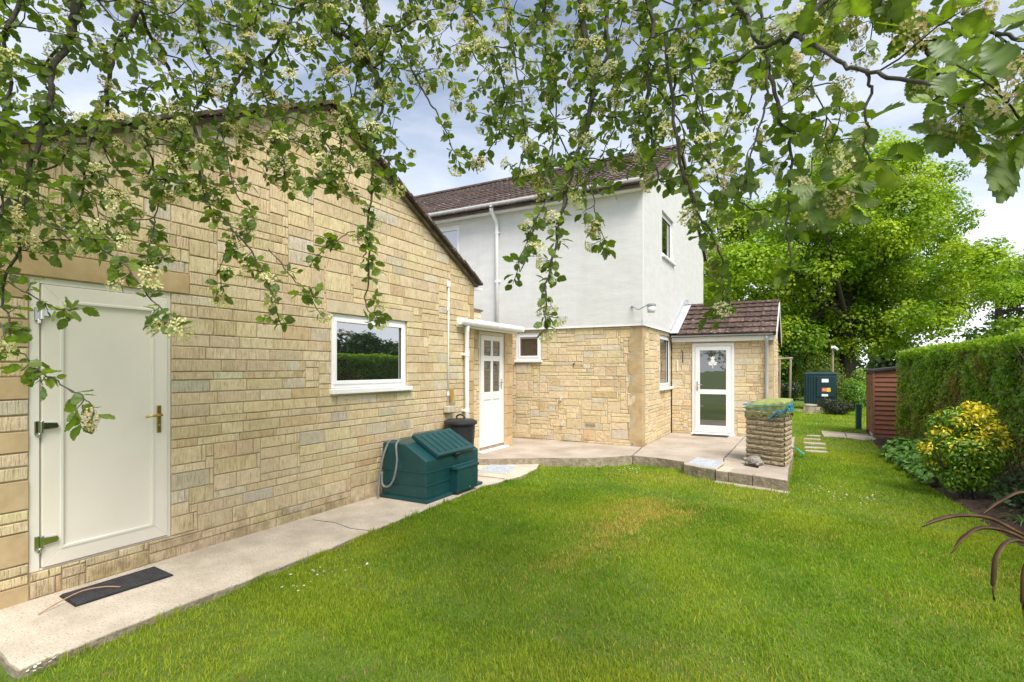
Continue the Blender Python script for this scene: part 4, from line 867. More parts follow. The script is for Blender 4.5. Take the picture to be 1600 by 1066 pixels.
for sx_, sy_ in ((-.085, .075), (-.085, -.075), (.09, .075), (.09, -.075)):
    m = MB(); blob(m, tc_+tax*sx_+tay*sy_+UP*.028, .038, .028, .03, 8, 6, .05, 5); m.build('leg', M['ornament'], to, smooth=True)

# ================================================================== FAR END OF THE LAWN
for i, (x, y, sx_, sy_) in enumerate(((.28, 12.52, .21, .10), (.27, 13.05, .21, .11), (.27, 13.70, .22, .13), (.24, 14.55, .19, .10), (.28, 15.3, .16, .10))):
    m = MB(); z_ = float(lawn_z(x, y)); m.prism(ragged([(x-sx_, y-sy_), (x+sx_, y-sy_+.02), (x+sx_-.02, y+sy_), (x-sx_+.03, y+sy_-.02)], .1, .008, i), z_-.03, z_+.034)
    tag(m.build('stepping_stone', M['slab'], bevel=.006), ('nearest', 'second nearest', 'middle', 'second farthest', 'farthest')[i]+' of the five stepping stones sunk in the lawn', 'stepping stone', 'stepping stones in the lawn')
for i, (p_, lb) in enumerate((([(.50, 15.32), (.98, 15.25), (1.0, 16.45), (.48, 16.62)], 'greyish flat slab in the lawn, left one of the pair before the shed'), ([(1.0, 15.23), (1.30, 14.9), (1.62, 15.2), (1.50, 16.28), (1.02, 16.45)], 'pale flat slab in the lawn touching the shed door'))):
    m = MB(); m.prism(ragged(p_, .15, .006, 30+i), -.12, -.022); tag(m.build('paving_slab', M['slab'], bevel=.005), lb, 'paving slab', 'slabs in front of the shed')
# shed
sh = empty('shed', (1.95, 16.4, -.06), 'small red brown boarded shed with black felt roof against the hedge end', 'shed')
sx0, sx1, sy0, sy1, sz = 1.57, 2.40, 15.74, 17.15, -.05
m = MB(); m.cur = (.8, .8, .8); m.box(sx0+.03, sx1-.02, sy0+.03, sy1-.02, sz, 1.60); m.build('carcass', M['shed'], sh, colour=True)
nb = 14; bh = 1.62/nb
for i in range(nb):
    z_ = sz+i*bh; m = MB(); m.cur = (random.uniform(.9, 1.1),)*3
    m.extr([(sx0+.02, sy0+.022, z_), (sx0+.02, sy0-.012, z_), (sx0+.02, sy0+.012, z_+bh-.006), (sx0+.02, sy0+.022, z_+bh-.006)], (sx1-sx0-.02, 0, 0)); m.build('board', M['shed'], sh, colour=True)
m = MB(); m.cur = (1.15, 1.2, 1.2); m.box(sx0-.012, sx0+.035, sy0-.022, sy0+.02, sz, 1.58); m.box(sx0-.012, sx0+.03, sy1-.03, sy1, sz, 1.56); m.build('corner_post', M['shed'], sh, colour=True)
sd2 = []
for i in range(2):
    a0_ = sy0+.06+i*.64; m = MB(); m.cur = (1.35, 1.45, 1.5)
    m.box(sx0-.006, sx0+.028, a0_, a0_+.625, sz+.10, 1.50); dd_ = m.build('door', M['shed'], sh, colour=True, bevel=.003)
    for j in range(5): q = MB(); q.cur = (1.2, 1.25, 1.3); q.box(sx0-.013, sx0-.007, a0_+.01+j*.122, a0_+.012+j*.122+.108, sz+.11, 1.49); q.build('board', M['shed'], dd_, colour=True)
    for zz in (.25, 1.25): q = MB(); q.box(sx0-.024, sx0-.014, a0_+(.02 if i == 0 else .40), a0_+(.22 if i == 0 else .60), zz, zz+.03); q.build('hinge', M['black'], dd_)
m = MB(); m.box(sx0-.03, sx0-.014, sy0+.62, sy0+.72, .60, .68); m.build('latch', M['black'], sh)
m = MB(); m.box(sx0-.008, sx0+.02, sy0+.04, sy0+.66, sz+.005, sz+.095); m.build('kick_plate', M['lid'], sh)
m = MB(); m.extr([(sx0-.07, sy0-.06, 1.575), (sx1+.08, sy0-.06, 1.70), (sx1+.08, sy0-.06, 1.755), (sx0-.07, sy0-.06, 1.63)], (0, sy1-sy0+.12, 0)); m.build('roof', M['felt'], sh, bevel=.006)
m = MB(); m.extr([(sx0, sy0-.0, 1.52), (sx1, sy0, 1.56), (sx1, sy0, 1.70), (sx0, sy0, 1.575)], (0, .02, 0)); m.cur = (1, 1, 1); m.build('top_board', M['shed'], sh, colour=True)
m = MB(); m.box(1.36, 1.49, 17.55, 17.85, -.08, .62); m.box(1.35, 1.50, 17.54, 17.86, .62, .66); tag(m.build('green_box', M['bunker'], bevel=.008), 'narrow dark green box standing just beyond the shed', 'box')
# oil tank
tk = empty('oil_tank', (.68, 25.4, 0), 'tall dark green oil tank with labels at the end of the lawn', 'oil tank')
tx0, tx1, ty0, ty1, tz0, tz1 = .13, 1.28, 24.9, 26.1, .12, 1.52
m = MB(); m.prism([(tx0-.02, ty0-.12), (tx1+.3, ty0-.10), (tx1+.3, ty1+.2), (tx0-.02, ty1+.2)], -.12, .10); m.build('plinth', M['slab'], tk, bevel=.01)
m = MB(); m.box(tx0, tx1, ty0, ty1, tz0, tz1-.06); m.build('body', M['tank'], tk, bevel=.06, seg=3)
for i in range(4): m = MB(); m.box(tx0+.05+i*.095, tx0+.10+i*.095, ty0-.02, ty0+.02, tz0+.06, tz1-.16); m.build('rib', M['tank'], tk, bevel=.012)
m = MB(); m.extr([(tx0-.02, ty0-.02, tz1-.10), (tx1+.02, ty0-.02, tz1-.10), (tx1+.01, ty0+.0, tz1-.04), (tx1-.12, ty0+.02, tz1), (tx0+.12, ty0+.02, tz1), (tx0-.01, ty0, tz1-.04)], (0, ty1-ty0, 0)); m.build('top', M['tank'], tk, bevel=.02)
m = MB(); m.box(tx0+.44, tx1-.07, ty0-.035, ty0+.01, .52, tz1-.17); dr_ = m.build('panel', M['tank'], tk, bevel=.015)
m = MB(); m.box(tx0+.44, tx0+.60, ty0-.03, ty0+.02, tz0, .42); m.box(tx1-.22, tx1-.03, ty0-.03, ty0+.02, tz0, .42); m.box(tx0+.60, tx1-.22, ty0-.03, ty0+.02, .36, .42); m.build('leg', M['black'], tk)
def label_plate(x0, x1, z0, z1, mat): m = MB(); m.box(x0, x1, ty0-.041, ty0-.036, z0, z1); return m.build('label_plate', M[mat], dr_)
label_plate(tx0+.62, tx0+.86, 1.10, 1.24, 'white'); label_plate(tx0+.62, tx0+.78, .72, .88, 'redp'); label_plate(tx0+.785, tx0+.93, .72, .88, 'yellowp'); label_plate(tx0+.62, tx0+.84, .535, .625, 'white')
m = MB(); m.box(tx0+.66, tx0+.68, ty0-.045, ty0-.042, .75, .85); m.box(tx0+.72, tx0+.745, ty0-.045, ty0-.042, .75, .85); m.build('marking', M['white'], dr_)
pl = empty('planter', (.33, 23.2, -.06), 'pale stone planter pot at the left foot of the oil tank', 'planter')
m = MB(); m.lathe([(.15, .0), (.16, .02), (.205, .30), (.225, .31), (.225, .36), (.19, .36), (.18, .32)], (.33, 23.3, -.07), 18); m.build('pot', M['beige'], pl)
m = MB(); m.prism([(-.4, 25.6), (.05, 22.95), (.62, 23.0), (1.1, 24.6), (.1, 25.2)], -.12, -.03); tag(m.build('tank_paving', M['slab'], bevel=.01), 'low stone paving strip under the planter in front of the oil tank', 'paving')
# pole lamp beyond the tank
pp_ = empty('pole_light', (1.25, 27.3, 0), 'thin pale post with small lamp head rising behind the oil tank', 'post')
m = MB(); m.tube([(1.22, 27.3, -.1), (1.25, 27.3, 2.55)], .045, 8); m.build('post', M['wood'], pp_)
m = MB(); m.box(1.18, 1.34, 27.22, 27.34, 2.55, 2.66); m.tube([(1.32, 27.25, 2.58), (1.42, 27.1, 2.5)], .06, 8); m.build('lamp_head', M['lampglass'], pp_)
# pergola-like frame left of the tank
fr_ = empty('timber_frame', (-1.0, 27, 0), 'rustic timber frame of posts beside the porch corner in the distance', 'frame')
for x in (-1.25, -.85, -.42):
    m = MB(); m.tube([(x, 26.5, -.1), (x+.03, 26.5, 2.1)], .05, 7); m.build('post', M['wood'], fr_)
m = MB(); m.tube([(-1.5, 26.5, 2.05), (-.3, 26.5, 2.12)], .05, 7); m.build('rail', M['wood'], fr_)

# ================================================================== VEGETATION
def unit(a): return a/(np.linalg.norm(a, axis=-1, keepdims=True)+1e-9)
def leaf_cloud(name, pos, nrm, size, colr, mat, parent=None, ratio=.6, fold=.25, rg=None):
    """one mesh of many small folded leaves"""
    g = rg or rng; n = len(pos); nrm = unit(nrm); a = unit(np.cross(nrm, g.standard_normal((n, 3)))); b = np.cross(nrm, a); s = np.asarray(size)[:, None]*.5
    V = np.stack([pos-a*s, pos-a*s*.1+b*s*ratio+nrm*s*fold, pos+a*s-nrm*s*.15, pos-a*s*.1-b*s*ratio+nrm*s*fold], 1).reshape(-1, 3)
    f = np.arange(4*n).reshape(n, 4); f = f[:, [0, 3, 2, 1]]
    return npmesh(name, V, f, mat, parent, np.clip(colr, 0, 1))
def shell(n, c, rad, g, inner=.65, flat=1.0, top_only=False):
    d = unit(g.standard_normal((n, 3)))
    if top_only: d[:, 2] = np.abs(d[:, 2])
    k = g.uniform(inner**2, 1.08, n)**.5
    return np.asarray(c)+d*np.asarray(rad)*k[:, None], d
def tree(name, label, trunk, clumps, colours, leaf, per, mat, seed, cat='tree', group=None, trunk_r=.3, limbs=14, bark='oakbark', crown='crown'):
    """clumps: (x,y,z,r); trunk: base point and height"""
    g = np.random.default_rng(seed); base = np.asarray(trunk[:3], float); e = empty(name, tuple(base), label, cat, group)
    m = MB(); top = base+np.array([0, 0, trunk[3]]); fork = base+(top-base)*.45
    m.tube([base-UP*.15, base+UP*trunk[3]*.1, fork, base+(top-base)*.75, top], [trunk_r*1.35, trunk_r, trunk_r*.8, trunk_r*.45, trunk_r*.12], 9); m.build('trunk', M[bark], e, smooth=True)
    big = sorted(clumps, key=lambda c: -c[3])[:limbs]
    for c in big:
        m = MB(); q = np.array(c[:3]); st = base+(top-base)*g.uniform(.3, .75); md = (st+q)/2+np.array([g.uniform(-.2, .2), g.uniform(-.2, .2), -.08])*np.linalg.norm(q-st)
        m.tube(spline([st, md, q], 5), list(np.linspace(trunk_r*.42, trunk_r*.06, 11)), 6); m.build('limb', M[bark], e, smooth=True)
    P_, D_n, C_l, S_ = [], [], [], []
    for c in clumps:
        n = int(per*(c[3]**2)); d = unit(g.standard_normal((n, 3))+UP*.35); p = np.asarray(c[:3])+d*(np.clip(g.normal(.86, .16, (n, 1)), .3, 1.35)*np.array([c[3], c[3], c[3]*.62])); bc = np.array(colours[g.integers(len(colours))])*g.uniform(.75, 1.18)
        P_.append(p); D_n.append(d*.8+g.standard_normal((n, 3))*.5+UP*.75); C_l.append(bc*g.uniform(.75, 1.25, (n, 1))); S_.append(g.uniform(.7, 1.3, n)*leaf)
    o = leaf_cloud(crown, np.concatenate(P_), np.concatenate(D_n), np.concatenate(S_), np.concatenate(C_l), mat, e, .75, .2, g); o['kind'] = 'stuff'
    return e
def inpoly(x, y, poly):
    k = False
    for i in range(len(poly)):
        (x1, y1), (x2, y2) = poly[i], poly[i-1]
        if (y1 > y) != (y2 > y) and x < (x2-x1)*(y-y1)/(y2-y1)+x1: k = not k
    return k
def px_clumps(poly, n, dep, spread, rad, seed, sub=0, gap=0):
    """boughs spread evenly inside an outline, each with smaller puffs round it"""
    g = np.random.default_rng(seed); xs = [p[0] for p in poly]; ys = [p[1] for p in poly]; o = []; used = []; tries = 0
    while len(used) < n and tries < 20000:
        tries += 1; x, y = g.uniform(min(xs), max(xs)), g.uniform(min(ys), max(ys))
        if not inpoly(x, y, poly) or any((x-a)**2+(y-b)**2 < gap*gap for a, b in used[-int(n*.55):]): continue
        used.append((x, y)); d = dep+g.uniform(-spread, spread); c = at(x, y, d); r = g.uniform(*rad); o.append((*c, r))
        for _ in range(sub):
            q = unit(g.standard_normal(3)); q[2] = abs(q[2])*.6; o.append((*(c+q*r*1.05), r*g.uniform(.4, .65)))
    return o
OAK = [(.24, .36, .022), (.30, .41, .024), (.20, .32, .022), (.35, .44, .028), (.16, .28, .020)]
b_ = at(1325, 600, 33); 
oak_poly = [(1372, 214), (1315, 242), (1235, 315), (1150, 345), (1105, 385), (1085, 470), (1090, 560), (1180, 590), (1260, 575), (1310, 540), (1400, 545), (1480, 520), (1500, 485), (1570, 478), (1575, 430), (1520, 385), (1490, 345), (1478, 300), (1425, 255)]
tree('oak_tree', 'large spreading oak in bright spring leaf filling the sky right of the house', (b_[0], b_[1], -.1, 12.5), px_clumps(oak_poly, 150, 33, 6.0, (.95, 1.7), 71, 4, 27), OAK, .19, 260, M['oak'], 72, group=None, trunk_r=.45, limbs=30)
b_ = at(1560, 600, 46)
tree('oak_tree', 'more distant tree at the right edge showing above the hedge', (b_[0], b_[1], -.1, 11), px_clumps([(1500, 520), (1545, 430), (1600, 395), (1700, 380), (1750, 480), (1640, 545), (1540, 560)], 42, 46, 5, (1.0, 1.9), 73), [(.14, .24, .016), (.18, .29, .02), (.11, .19, .016)], .30, 200, M['oak'], 74, trunk_r=.4, limbs=16)
# shade trees to the left of the oak base, behind the porch
b_ = at(1175, 600, 42); tree('hedgerow_tree', 'dark green hedgerow tree low behind the porch roof and oak', (b_[0], b_[1], -.1, 6), px_clumps([(1060, 470), (1140, 440), (1240, 470), (1330, 520), (1330, 585), (1060, 590)], 42, 42, 3, (1.0, 1.9), 75), [(.09, .17, .014), (.12, .21, .016), (.07, .13, .014)], .30, 190, M['oak'], 76, trunk_r=.3, limbs=8)
# bushes round the tank: each a thing
def bush(name, label, c, rad, n, cols, leaf, seed, stems=4, group=None, mat='hedge', cat='bush', lumps=7):
    g = np.random.default_rng(seed); c = np.asarray(c, float); e = empty(name, (c[0], c[1], -.08), label, cat, group)
    m = MB()
    for i in range(stems):
        q = c+np.array([g.uniform(-.5, .5)*rad[0], g.uniform(-.5, .5)*rad[1], g.uniform(.0, .5)*rad[2]]); m.tube(spline([(c[0]+g.uniform(-.05, .05), c[1]+g.uniform(-.05, .05), -.12), (c+q)/2-UP*rad[2]*.3, q], 4), list(np.linspace(.03, .008, 9)), 5)
    tag(m.build('stems', M['bark'], e), kind='stuff')
    P_, D_n, C_l = [], [], []
    for i in range(lumps):
        o = unit(g.standard_normal(3))*np.asarray(rad)*(.42 if i else 0); rr = np.asarray(rad)*(g.uniform(.42, .62) if i else .78); k = n//lumps
        p, d = shell(k, c+o, rr, g, .55); kp = p[:, 2] > -.09; p, d = p[kp], d[kp]; k = len(p)
        P_.append(p); D_n.append(d+g.standard_normal((k, 3))*.55+UP*.25); C_l.append(np.array(cols)[g.integers(len(cols), size=k)]*g.uniform(.75, 1.25, (k, 1)))
    P_ = np.concatenate(P_); o = leaf_cloud('foliage', P_, np.concatenate(D_n), g.uniform(.7, 1.3, len(P_))*leaf, np.concatenate(C_l), M[mat], e, .6, .25, g); o['kind'] = 'stuff'
    return e
def gp(px, dep): p = at(px, 600, dep); return p[0], p[1]
x, y = gp(1287, 27.8); bush('conifer_bush', 'large rounded olive conifer bush directly behind the oil tank', (x, y, .95), (1.55, 1.2, 1.55), 9000, [(.13, .19, .018), (.17, .21, .02), (.09, .14, .016)], .10, 81)
x, y = gp(1333, 21); bush('leafy_bush', 'fresh green loose bush between oil tank and shed', (x, y, .55), (.62, .6, .85), 3200, [(.16, .30, .022), (.21, .35, .026), (.12, .23, .024)], .09, 82)
x, y = gp(1352, 24); bush('leafy_bush', 'tall pale green bush rising just behind the shed roof', (x, y, .8), (.9, .7, 1.05), 3500, [(.21, .32, .04), (.25, .36, .05)], .10, 83)
x, y = gp(1309, 19.6); bush('low_shrub', 'low dark bronze green spreading shrub in front of the oil tank', (x, y, .22), (.72, .5, .36), 3000, [(.03, .05, .018), (.045, .06, .02), (.06, .05, .02)], .06, 84)
x, y = gp(1293, 20.6); bush('low_shrub', 'sparse small shrub standing right in front of the oil tank panel', (x, y, .2), (.3, .3, .35), 260, [(.07, .12, .02), (.10, .14, .02)], .06, 85)
x, y = gp(1228, 25.5); bush('dark_bush', 'dark green bush left of the oil tank below the timber frame', (x, y, .55), (.75, .7, .75), 3500, [(.03, .065, .015), (.045, .085, .018)], .08, 86)
x, y = gp(1213, 24.6); bush('red_bush', 'reddish leaved bush beside the porch corner in the distance', (x, y, .75), (.32, .3, .5), 800, [(.20, .05, .02), (.13, .07, .02), (.06, .09, .02)], .07, 87)
x, y = gp(1205, 31); bush('tall_shrub', 'tall dark green shrub mass behind the timber frame', (x, y, 1.7), (1.8, 1.4, 2.1), 6500, [(.07, .145, .014), (.10, .19, .016)], .15, 88)
x, y = gp(1262, 34); bush('tall_shrub', 'tall mid green shrub rising behind the conifer bush', (x, y, 2.0), (2.2, 1.4, 2.3), 7000, [(.12, .22, .014), (.15, .26, .016)], .16, 89)
# far hedgerow, one mass
g = np.random.default_rng(90); n = 26000; t_ = g.random(n); hx = 10+t_*95; hy = 105-t_*48+g.normal(0, 2.5, n); hh = 5.5+2.0*wav(hx, hx*0, .25, 4); zz = g.random(n)**.7*hh
o = leaf_cloud('far_hedgerow', np.stack([hx, hy, zz], -1), g.standard_normal((n, 3))+UP*.4-Y_*.5, g.uniform(.7, 1.5, n)*.8, np.array([[.085, .125, .05]])*g.uniform(.7, 1.3, (n, 1)), M['oak'], None, .75, .2, g); tag(o, 'line of far hedgerow trees across the field', 'hedgerow', kind='stuff')
# tree beyond the hedge, mirrored in the garage window
g = np.random.default_rng(91)
tree('round_tree', 'dark round tree beyond the hedge, seen mirrored in the garage window', (15.5, 26, -.1, 3.2), [(15.5+g.normal(0, 1.9), 26+g.normal(0, 1.7), 2.7+g.normal(0, .5), g.uniform(.7, 1.1)) for _ in range(26)]+[(15.5+g.uniform(-5, 6), 26+g.uniform(-3, 3), 1.5, .9) for _ in range(12)], [(.05, .09, .02), (.065, .11, .02)], .22, 260, M['oak'], 92, trunk_r=.3, limbs=8)

# ---- hedge: woody core, twigs, two leaf masses
hd_ = empty('hedge', (2.6, 9, -.08), 'tall clipped green hedge along the right side of the garden', 'hedge')
def hface(y): return np.interp(y, [1.5, 5, 9.5, 14.6, 15.6], [3.2, 3.0, 2.60, 1.93, 1.98])
def htop(y): return np.interp(y, [1.5, 9.5, 14.7], [2.25, 2.16, 2.05])
ys = np.arange(2.5, 15.01, .5); m = MB()
for i in range(len(ys)-1):
    a, b = ys[i], ys[i+1]; m.add([(hface(a)+.20, a, -.1), (hface(a)+1.2, a, -.1), (hface(b)+1.2, b, -.1), (hface(b)+.20, b, -.1), (hface(a)+.14, a, htop(a)-.17), (hface(a)+1.2, a, htop(a)-.17), (hface(b)+1.2, b, htop(b)-.17), (hface(b)+.14, b, htop(b)-.17)], [(4, 5, 6, 7), (0, 4, 7, 3), (1, 2, 6, 5)]+([(0, 1, 5, 4)] if i == 0 else [])+([(3, 7, 6, 2)] if i == len(ys)-2 else []))
m.build('core', M['hedgecore'], hd_)
g = np.random.default_rng(95)
n = 66000; y = 2.6+(15.0-2.6)*g.random(n)**.62; v = g.random(n); v = v**.85
bump = .09*wav(y, v*2.1, 2.6, 6)+.07*wav(y, v*2, 10, 7)
lowgap = np.clip((.20-v)/.20, 0, 1); keep = g.random(n) > lowgap*.35
px_ = hface(y)+.05+bump*.8+lowgap*.25+g.uniform(0, .20, n); pz_ = -.05+v*(htop(y)+.05)
A1 = np.stack([px_, y, pz_], -1)[keep]; N1 = (np.array([-1, -.2, .45])+g.standard_normal((n, 3))*.65)[keep]
hc = np.array([(.19, .34, .024), (.25, .41, .028), (.14, .26, .022), (.31, .45, .032), (.28, .25, .06)]); patch = np.clip(((wav(A1[:, 1], A1[:, 2], 2.2, 12)+1)*2.4+g.normal(0, .8, len(A1))), 0, 4).astype(int)
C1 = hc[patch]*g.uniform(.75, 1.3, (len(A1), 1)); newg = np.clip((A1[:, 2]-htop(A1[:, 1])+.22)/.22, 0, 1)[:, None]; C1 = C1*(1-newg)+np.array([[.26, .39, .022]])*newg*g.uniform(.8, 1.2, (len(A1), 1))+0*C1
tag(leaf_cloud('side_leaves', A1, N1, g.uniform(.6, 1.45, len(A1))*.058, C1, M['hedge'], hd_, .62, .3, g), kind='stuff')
n = 17000; y = 2.6+(15.0-2.6)*g.random(n)**.8; u = g.random(n); A2 = np.stack([hface(y)+.02+u*1.25, y, htop(y)+.04*wav(y, u*1.2, 4, 8)-np.clip(.10-u, 0, 1)*.6+g.uniform(-.10, .035, n)], -1)
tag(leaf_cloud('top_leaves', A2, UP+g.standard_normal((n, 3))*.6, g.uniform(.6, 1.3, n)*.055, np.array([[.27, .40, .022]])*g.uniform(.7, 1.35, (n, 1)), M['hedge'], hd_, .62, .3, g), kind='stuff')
n = 3600; xx = g.uniform(0, 1.2, n); A3 = np.stack([hface(15.0)+xx, 15.0+g.uniform(-.05, .12, n), g.uniform(.1, 2.05, n)], -1); tag(leaf_cloud('end_leaves', A3, np.array([0, 1., .3])+g.standard_normal((n, 3))*.6, g.uniform(.6, 1.3, n)*.055, hc[g.integers(5, size=n)]*g.uniform(.8, 1.2, (n, 1)), M['hedge'], hd_, .62, .3, g), kind='stuff')
m = MB()
for i in range(420):
    yy = g.uniform(6, 14.9); z0_ = g.uniform(-.05, 1.85) if i > 150 else -.08; x0_ = hface(yy)+.16; q = np.array([x0_-g.uniform(.05, .16), yy+g.uniform(-.25, .25), z0_+g.uniform(.1, .45)])
    m.tube([(x0_+.05, yy, z0_), q], [g.uniform(.006, .014), .003], 4, cap=False)
tag(m.build('twigs', M['wood'], hd_), kind='stuff')

# ---- shrub with yellow tips
ys_ = empty('variegated_shrub', (1.88, 8.9, -.06), 'bushy green shrub with yellow leaf tips in the soil bed before the hedge', 'shrub')
g = np.random.default_rng(97); cs = np.array([1.88, 8.95, .58]); m = MB()
for i in range(9):
    q = cs+np.array([g.uniform(-.4, .4), g.uniform(-.35, .35), g.uniform(-.1, .5)]); m.tube(spline([(1.90+g.uniform(-.09, .09), 8.92+g.uniform(-.07, .07), -.12), (cs+q)/2+np.array([g.uniform(-.1, .1), 0, -.25]), q], 4), list(np.linspace(.022, .006, 9)), 6)
tag(m.build('stems', M['bark'], ys_, smooth=True), kind='stuff')
P_, D_n, C_l = [], [], []
lumps = [(.02, .0, .34, .22, 1.), (-.16, .0, .40, .20, .45), (.20, .05, .44, .22, 1.), (.34, .0, .26, .20, 1.), (.44, .02, .05, .20, .8), (-.30, -.05, .16, .20, .55), (-.42, -.05, -.02, .19, 1.), (-.34, 0, -.18, .17, .9), (-.16, -.18, .02, .24, .35), (.10, -.18, .06, .24, .55), (.26, -.15, -.1, .20, .35), (.0, -.15, -.22, .25, .1), (-.14, -.12, -.36, .2, .0), (.16, -.1, -.34, .2, .05), (-.3, .1, .34, .17, .1), (.08, .1, .52, .14, .9), (.36, .1, -.2, .16, .3)]
for (a, b, c, rr, yl) in lumps:
    n = int(9000*rr*rr); p, d = shell(n, cs+np.array([a*.82, b*.82, c]), (rr*.84, rr*.84, rr*.9), g, .45); ytip = np.clip(d[:, 2]*.8+.60+g.normal(0, .2, n), 0, 1)*yl; ytip = np.where(ytip > .5, .5+ytip*.5, ytip*.35)  # yellow new growth, commoner on the upper leaves of each lump
    pick = g.random(n) < ytip*1.0
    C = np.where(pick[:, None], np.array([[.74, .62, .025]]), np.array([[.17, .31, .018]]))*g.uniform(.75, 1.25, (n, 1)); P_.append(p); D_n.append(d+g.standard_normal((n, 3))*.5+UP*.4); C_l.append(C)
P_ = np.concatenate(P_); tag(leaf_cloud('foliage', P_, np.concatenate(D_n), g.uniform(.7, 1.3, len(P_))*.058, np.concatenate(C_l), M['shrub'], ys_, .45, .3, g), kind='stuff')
# ---- low plants
def perennial(name, label, spots, leaf, cols, seed, per=160, h=.3):
    g = np.random.default_rng(seed); c = np.mean(spots, 0); e = empty(name, (c[0], c[1], -.07), label, 'plant'); P_, D_n = [], []; m = MB()
    for (x, y, r) in spots:
        n = int(per*r*r/.06); a = g.uniform(0, 6.28, n); q = r*g.random(n)**.5; zz = h*(1-(q/r)**2*.75)*g.uniform(.55, 1.1, n)-.05
        p = np.stack([x+q*np.cos(a), y+q*np.sin(a), zz], -1); P_.append(p); D_n.append(np.stack([np.cos(a)*q/r*.8, np.sin(a)*q/r*.8, np.ones(n)], -1)+g.standard_normal((n, 3))*.4)
        for i in range(0, n, 9): m.tube([(x+q[i]*.5*math.cos(a[i]), y+q[i]*.5*math.sin(a[i]), -.09), tuple(p[i])], .003, 3, cap=False)
    P_ = np.concatenate(P_); tag(m.build('stems', M['bark'], e), kind='stuff'); n = len(P_)
    tag(leaf_cloud('leaves', P_, np.concatenate(D_n), g.uniform(.6, 1.35, n)*leaf, np.array(cols)[g.integers(len(cols), size=n)]*g.uniform(.8, 1.2, (n, 1)), M['shrub'], e, .72, .2, g), kind='stuff')
perennial('leafy_perennial', 'low clump of broad green leaves between the shed and the yellow shrub', [(1.68, 12.3, .34), (1.75, 11.6, .38), (1.78, 10.9, .36), (1.80, 10.3, .30), (1.72, 9.75, .24), (1.95, 12.0, .34), (2.0, 11.0, .34)], .105, [(.15, .32, .045), (.19, .38, .055), (.12, .25, .035)], 101, h=.40)
perennial('leafy_perennial', 'straggling low green plant under the hedge right of the yellow shrub', [(2.35, 8.9, .28), (2.45, 8.5, .25), (2.2, 8.4, .2), (2.5, 9.3, .3), (2.6, 7.9, .25)], .07, [(.06, .12, .03), (.085, .16, .035)], 102, per=70, h=.35)
def blades(name, label, c, n, L_, wdt, cols, seed, cat='plant', matn='shrub'):
    g = np.random.default_rng(seed); e = empty(name, (c[0], c[1], c[2]), label, cat)
    for i in range(n):
        a = g.uniform(0, 6.28); l = L_*g.uniform(.6, 1.1); d = np.array([math.cos(a), math.sin(a), 0]); s_ = np.array([-d[1], d[0], 0]); m = MB(); m.cur = tuple(np.array(cols[i % len(cols)])*g.uniform(.8, 1.2)); p = []
        for k in range(7):
            t_ = k/6; q = np.asarray(c)+d*(l*t_*.75+.02)+UP*(l*(1.1*t_-1.05*t_*t_)); w_ = wdt*(1-t_**2)*.5+.0008; p.append((q-s_*w_+UP*w_*.4, q, q+s_*w_+UP*w_*.4))
        for k in range(6): m.poly([p[k][0], p[k][1], p[k+1][1], p[k+1][0]]); m.poly([p[k][1], p[k][2], p[k+1][2], p[k+1][1]])
        m.build('leaf_blade', M[matn], e, colour=True, smooth=True)
blades('strap_plant', 'fresh green strap leaved clump in the soil right of the yellow shrub', (2.16, 7.75, -.07), 34, .36, .024, [(.10, .19, .035), (.14, .24, .05)], 103)

# ---- bronze plant at the right edge: arching dried straps
bp = empty('bronze_strap_plant', tuple(at(1712, 1150, 1.75)*np.array([1, 1, 0])+np.array([0, 0, -.08])), 'brown arching strap leaves reaching in from the right edge over the lawn', 'plant')
root = at(1712, 905, 1.75); m = MB(); m.tube([np.array([root[0]+.03, root[1], -.12]), np.array([root[0]+.01, root[1], .5]), root], [.04, .032, .028], 10); m.build('stem', M['bark'], bp, smooth=True)
def strap(ctl, wmax, thick=.0045):
    c = spline([root]+[at(*q) for q in ctl], 7); m = MB(); n = len(c); rows = []
    for i, p in enumerate(c):
        t_ = c[min(i+1, n-1)]-c[max(i-1, 0)]; t_ /= np.linalg.norm(t_)+1e-9; s_ = np.cross(t_, UP); s_ /= np.linalg.norm(s_)+1e-9; nn = np.cross(s_, t_); f = i/(n-1); w_ = wmax*.5*(.45+.75*math.sin(math.pi*min(1, f*.62+.15))**1)*(1 if f < .86 else max(.06, (1-f)/.14))
        rows.append([p-s_*w_+nn*w_*.7, p-nn*thick, p+s_*w_+nn*w_*.7, p+nn*thick*.2])
    m.add([q for r0 in rows for q in r0], [(i*4+k, i*4+(k+1) % 4, (i+1)*4+(k+1) % 4, (i+1)*4+k) for i in range(n-1) for k in range(4)]+[(0, 1, 2, 3)])
    m.build('strap_leaf', M['brownleaf'], bp, smooth=True)
strap([(1660, 800, 1.72), (1605, 770, 1.70), (1565, 783, 1.69), (1537, 802, 1.68)], .0105)
strap([(1650, 862, 1.66), (1590, 832, 1.55), (1545, 810, 1.5), (1500, 806, 1.46), (1465, 813, 1.44), (1440, 822, 1.43)], .0105)
strap([(1650, 878, 1.66), (1590, 838, 1.52), (1540, 825, 1.46), (1510, 838, 1.43), (1485, 864, 1.42)], .0105)
strap([(1660, 880, 1.62), (1610, 850, 1.48), (1578, 847, 1.43), (1558, 870, 1.41), (1553, 905, 1.40), (1552, 938, 1.40)], .0105)
strap([(1665, 905, 1.62), (1622, 872, 1.5), (1603, 888, 1.46), (1599, 930, 1.45), (1599, 968, 1.45)], .0105)
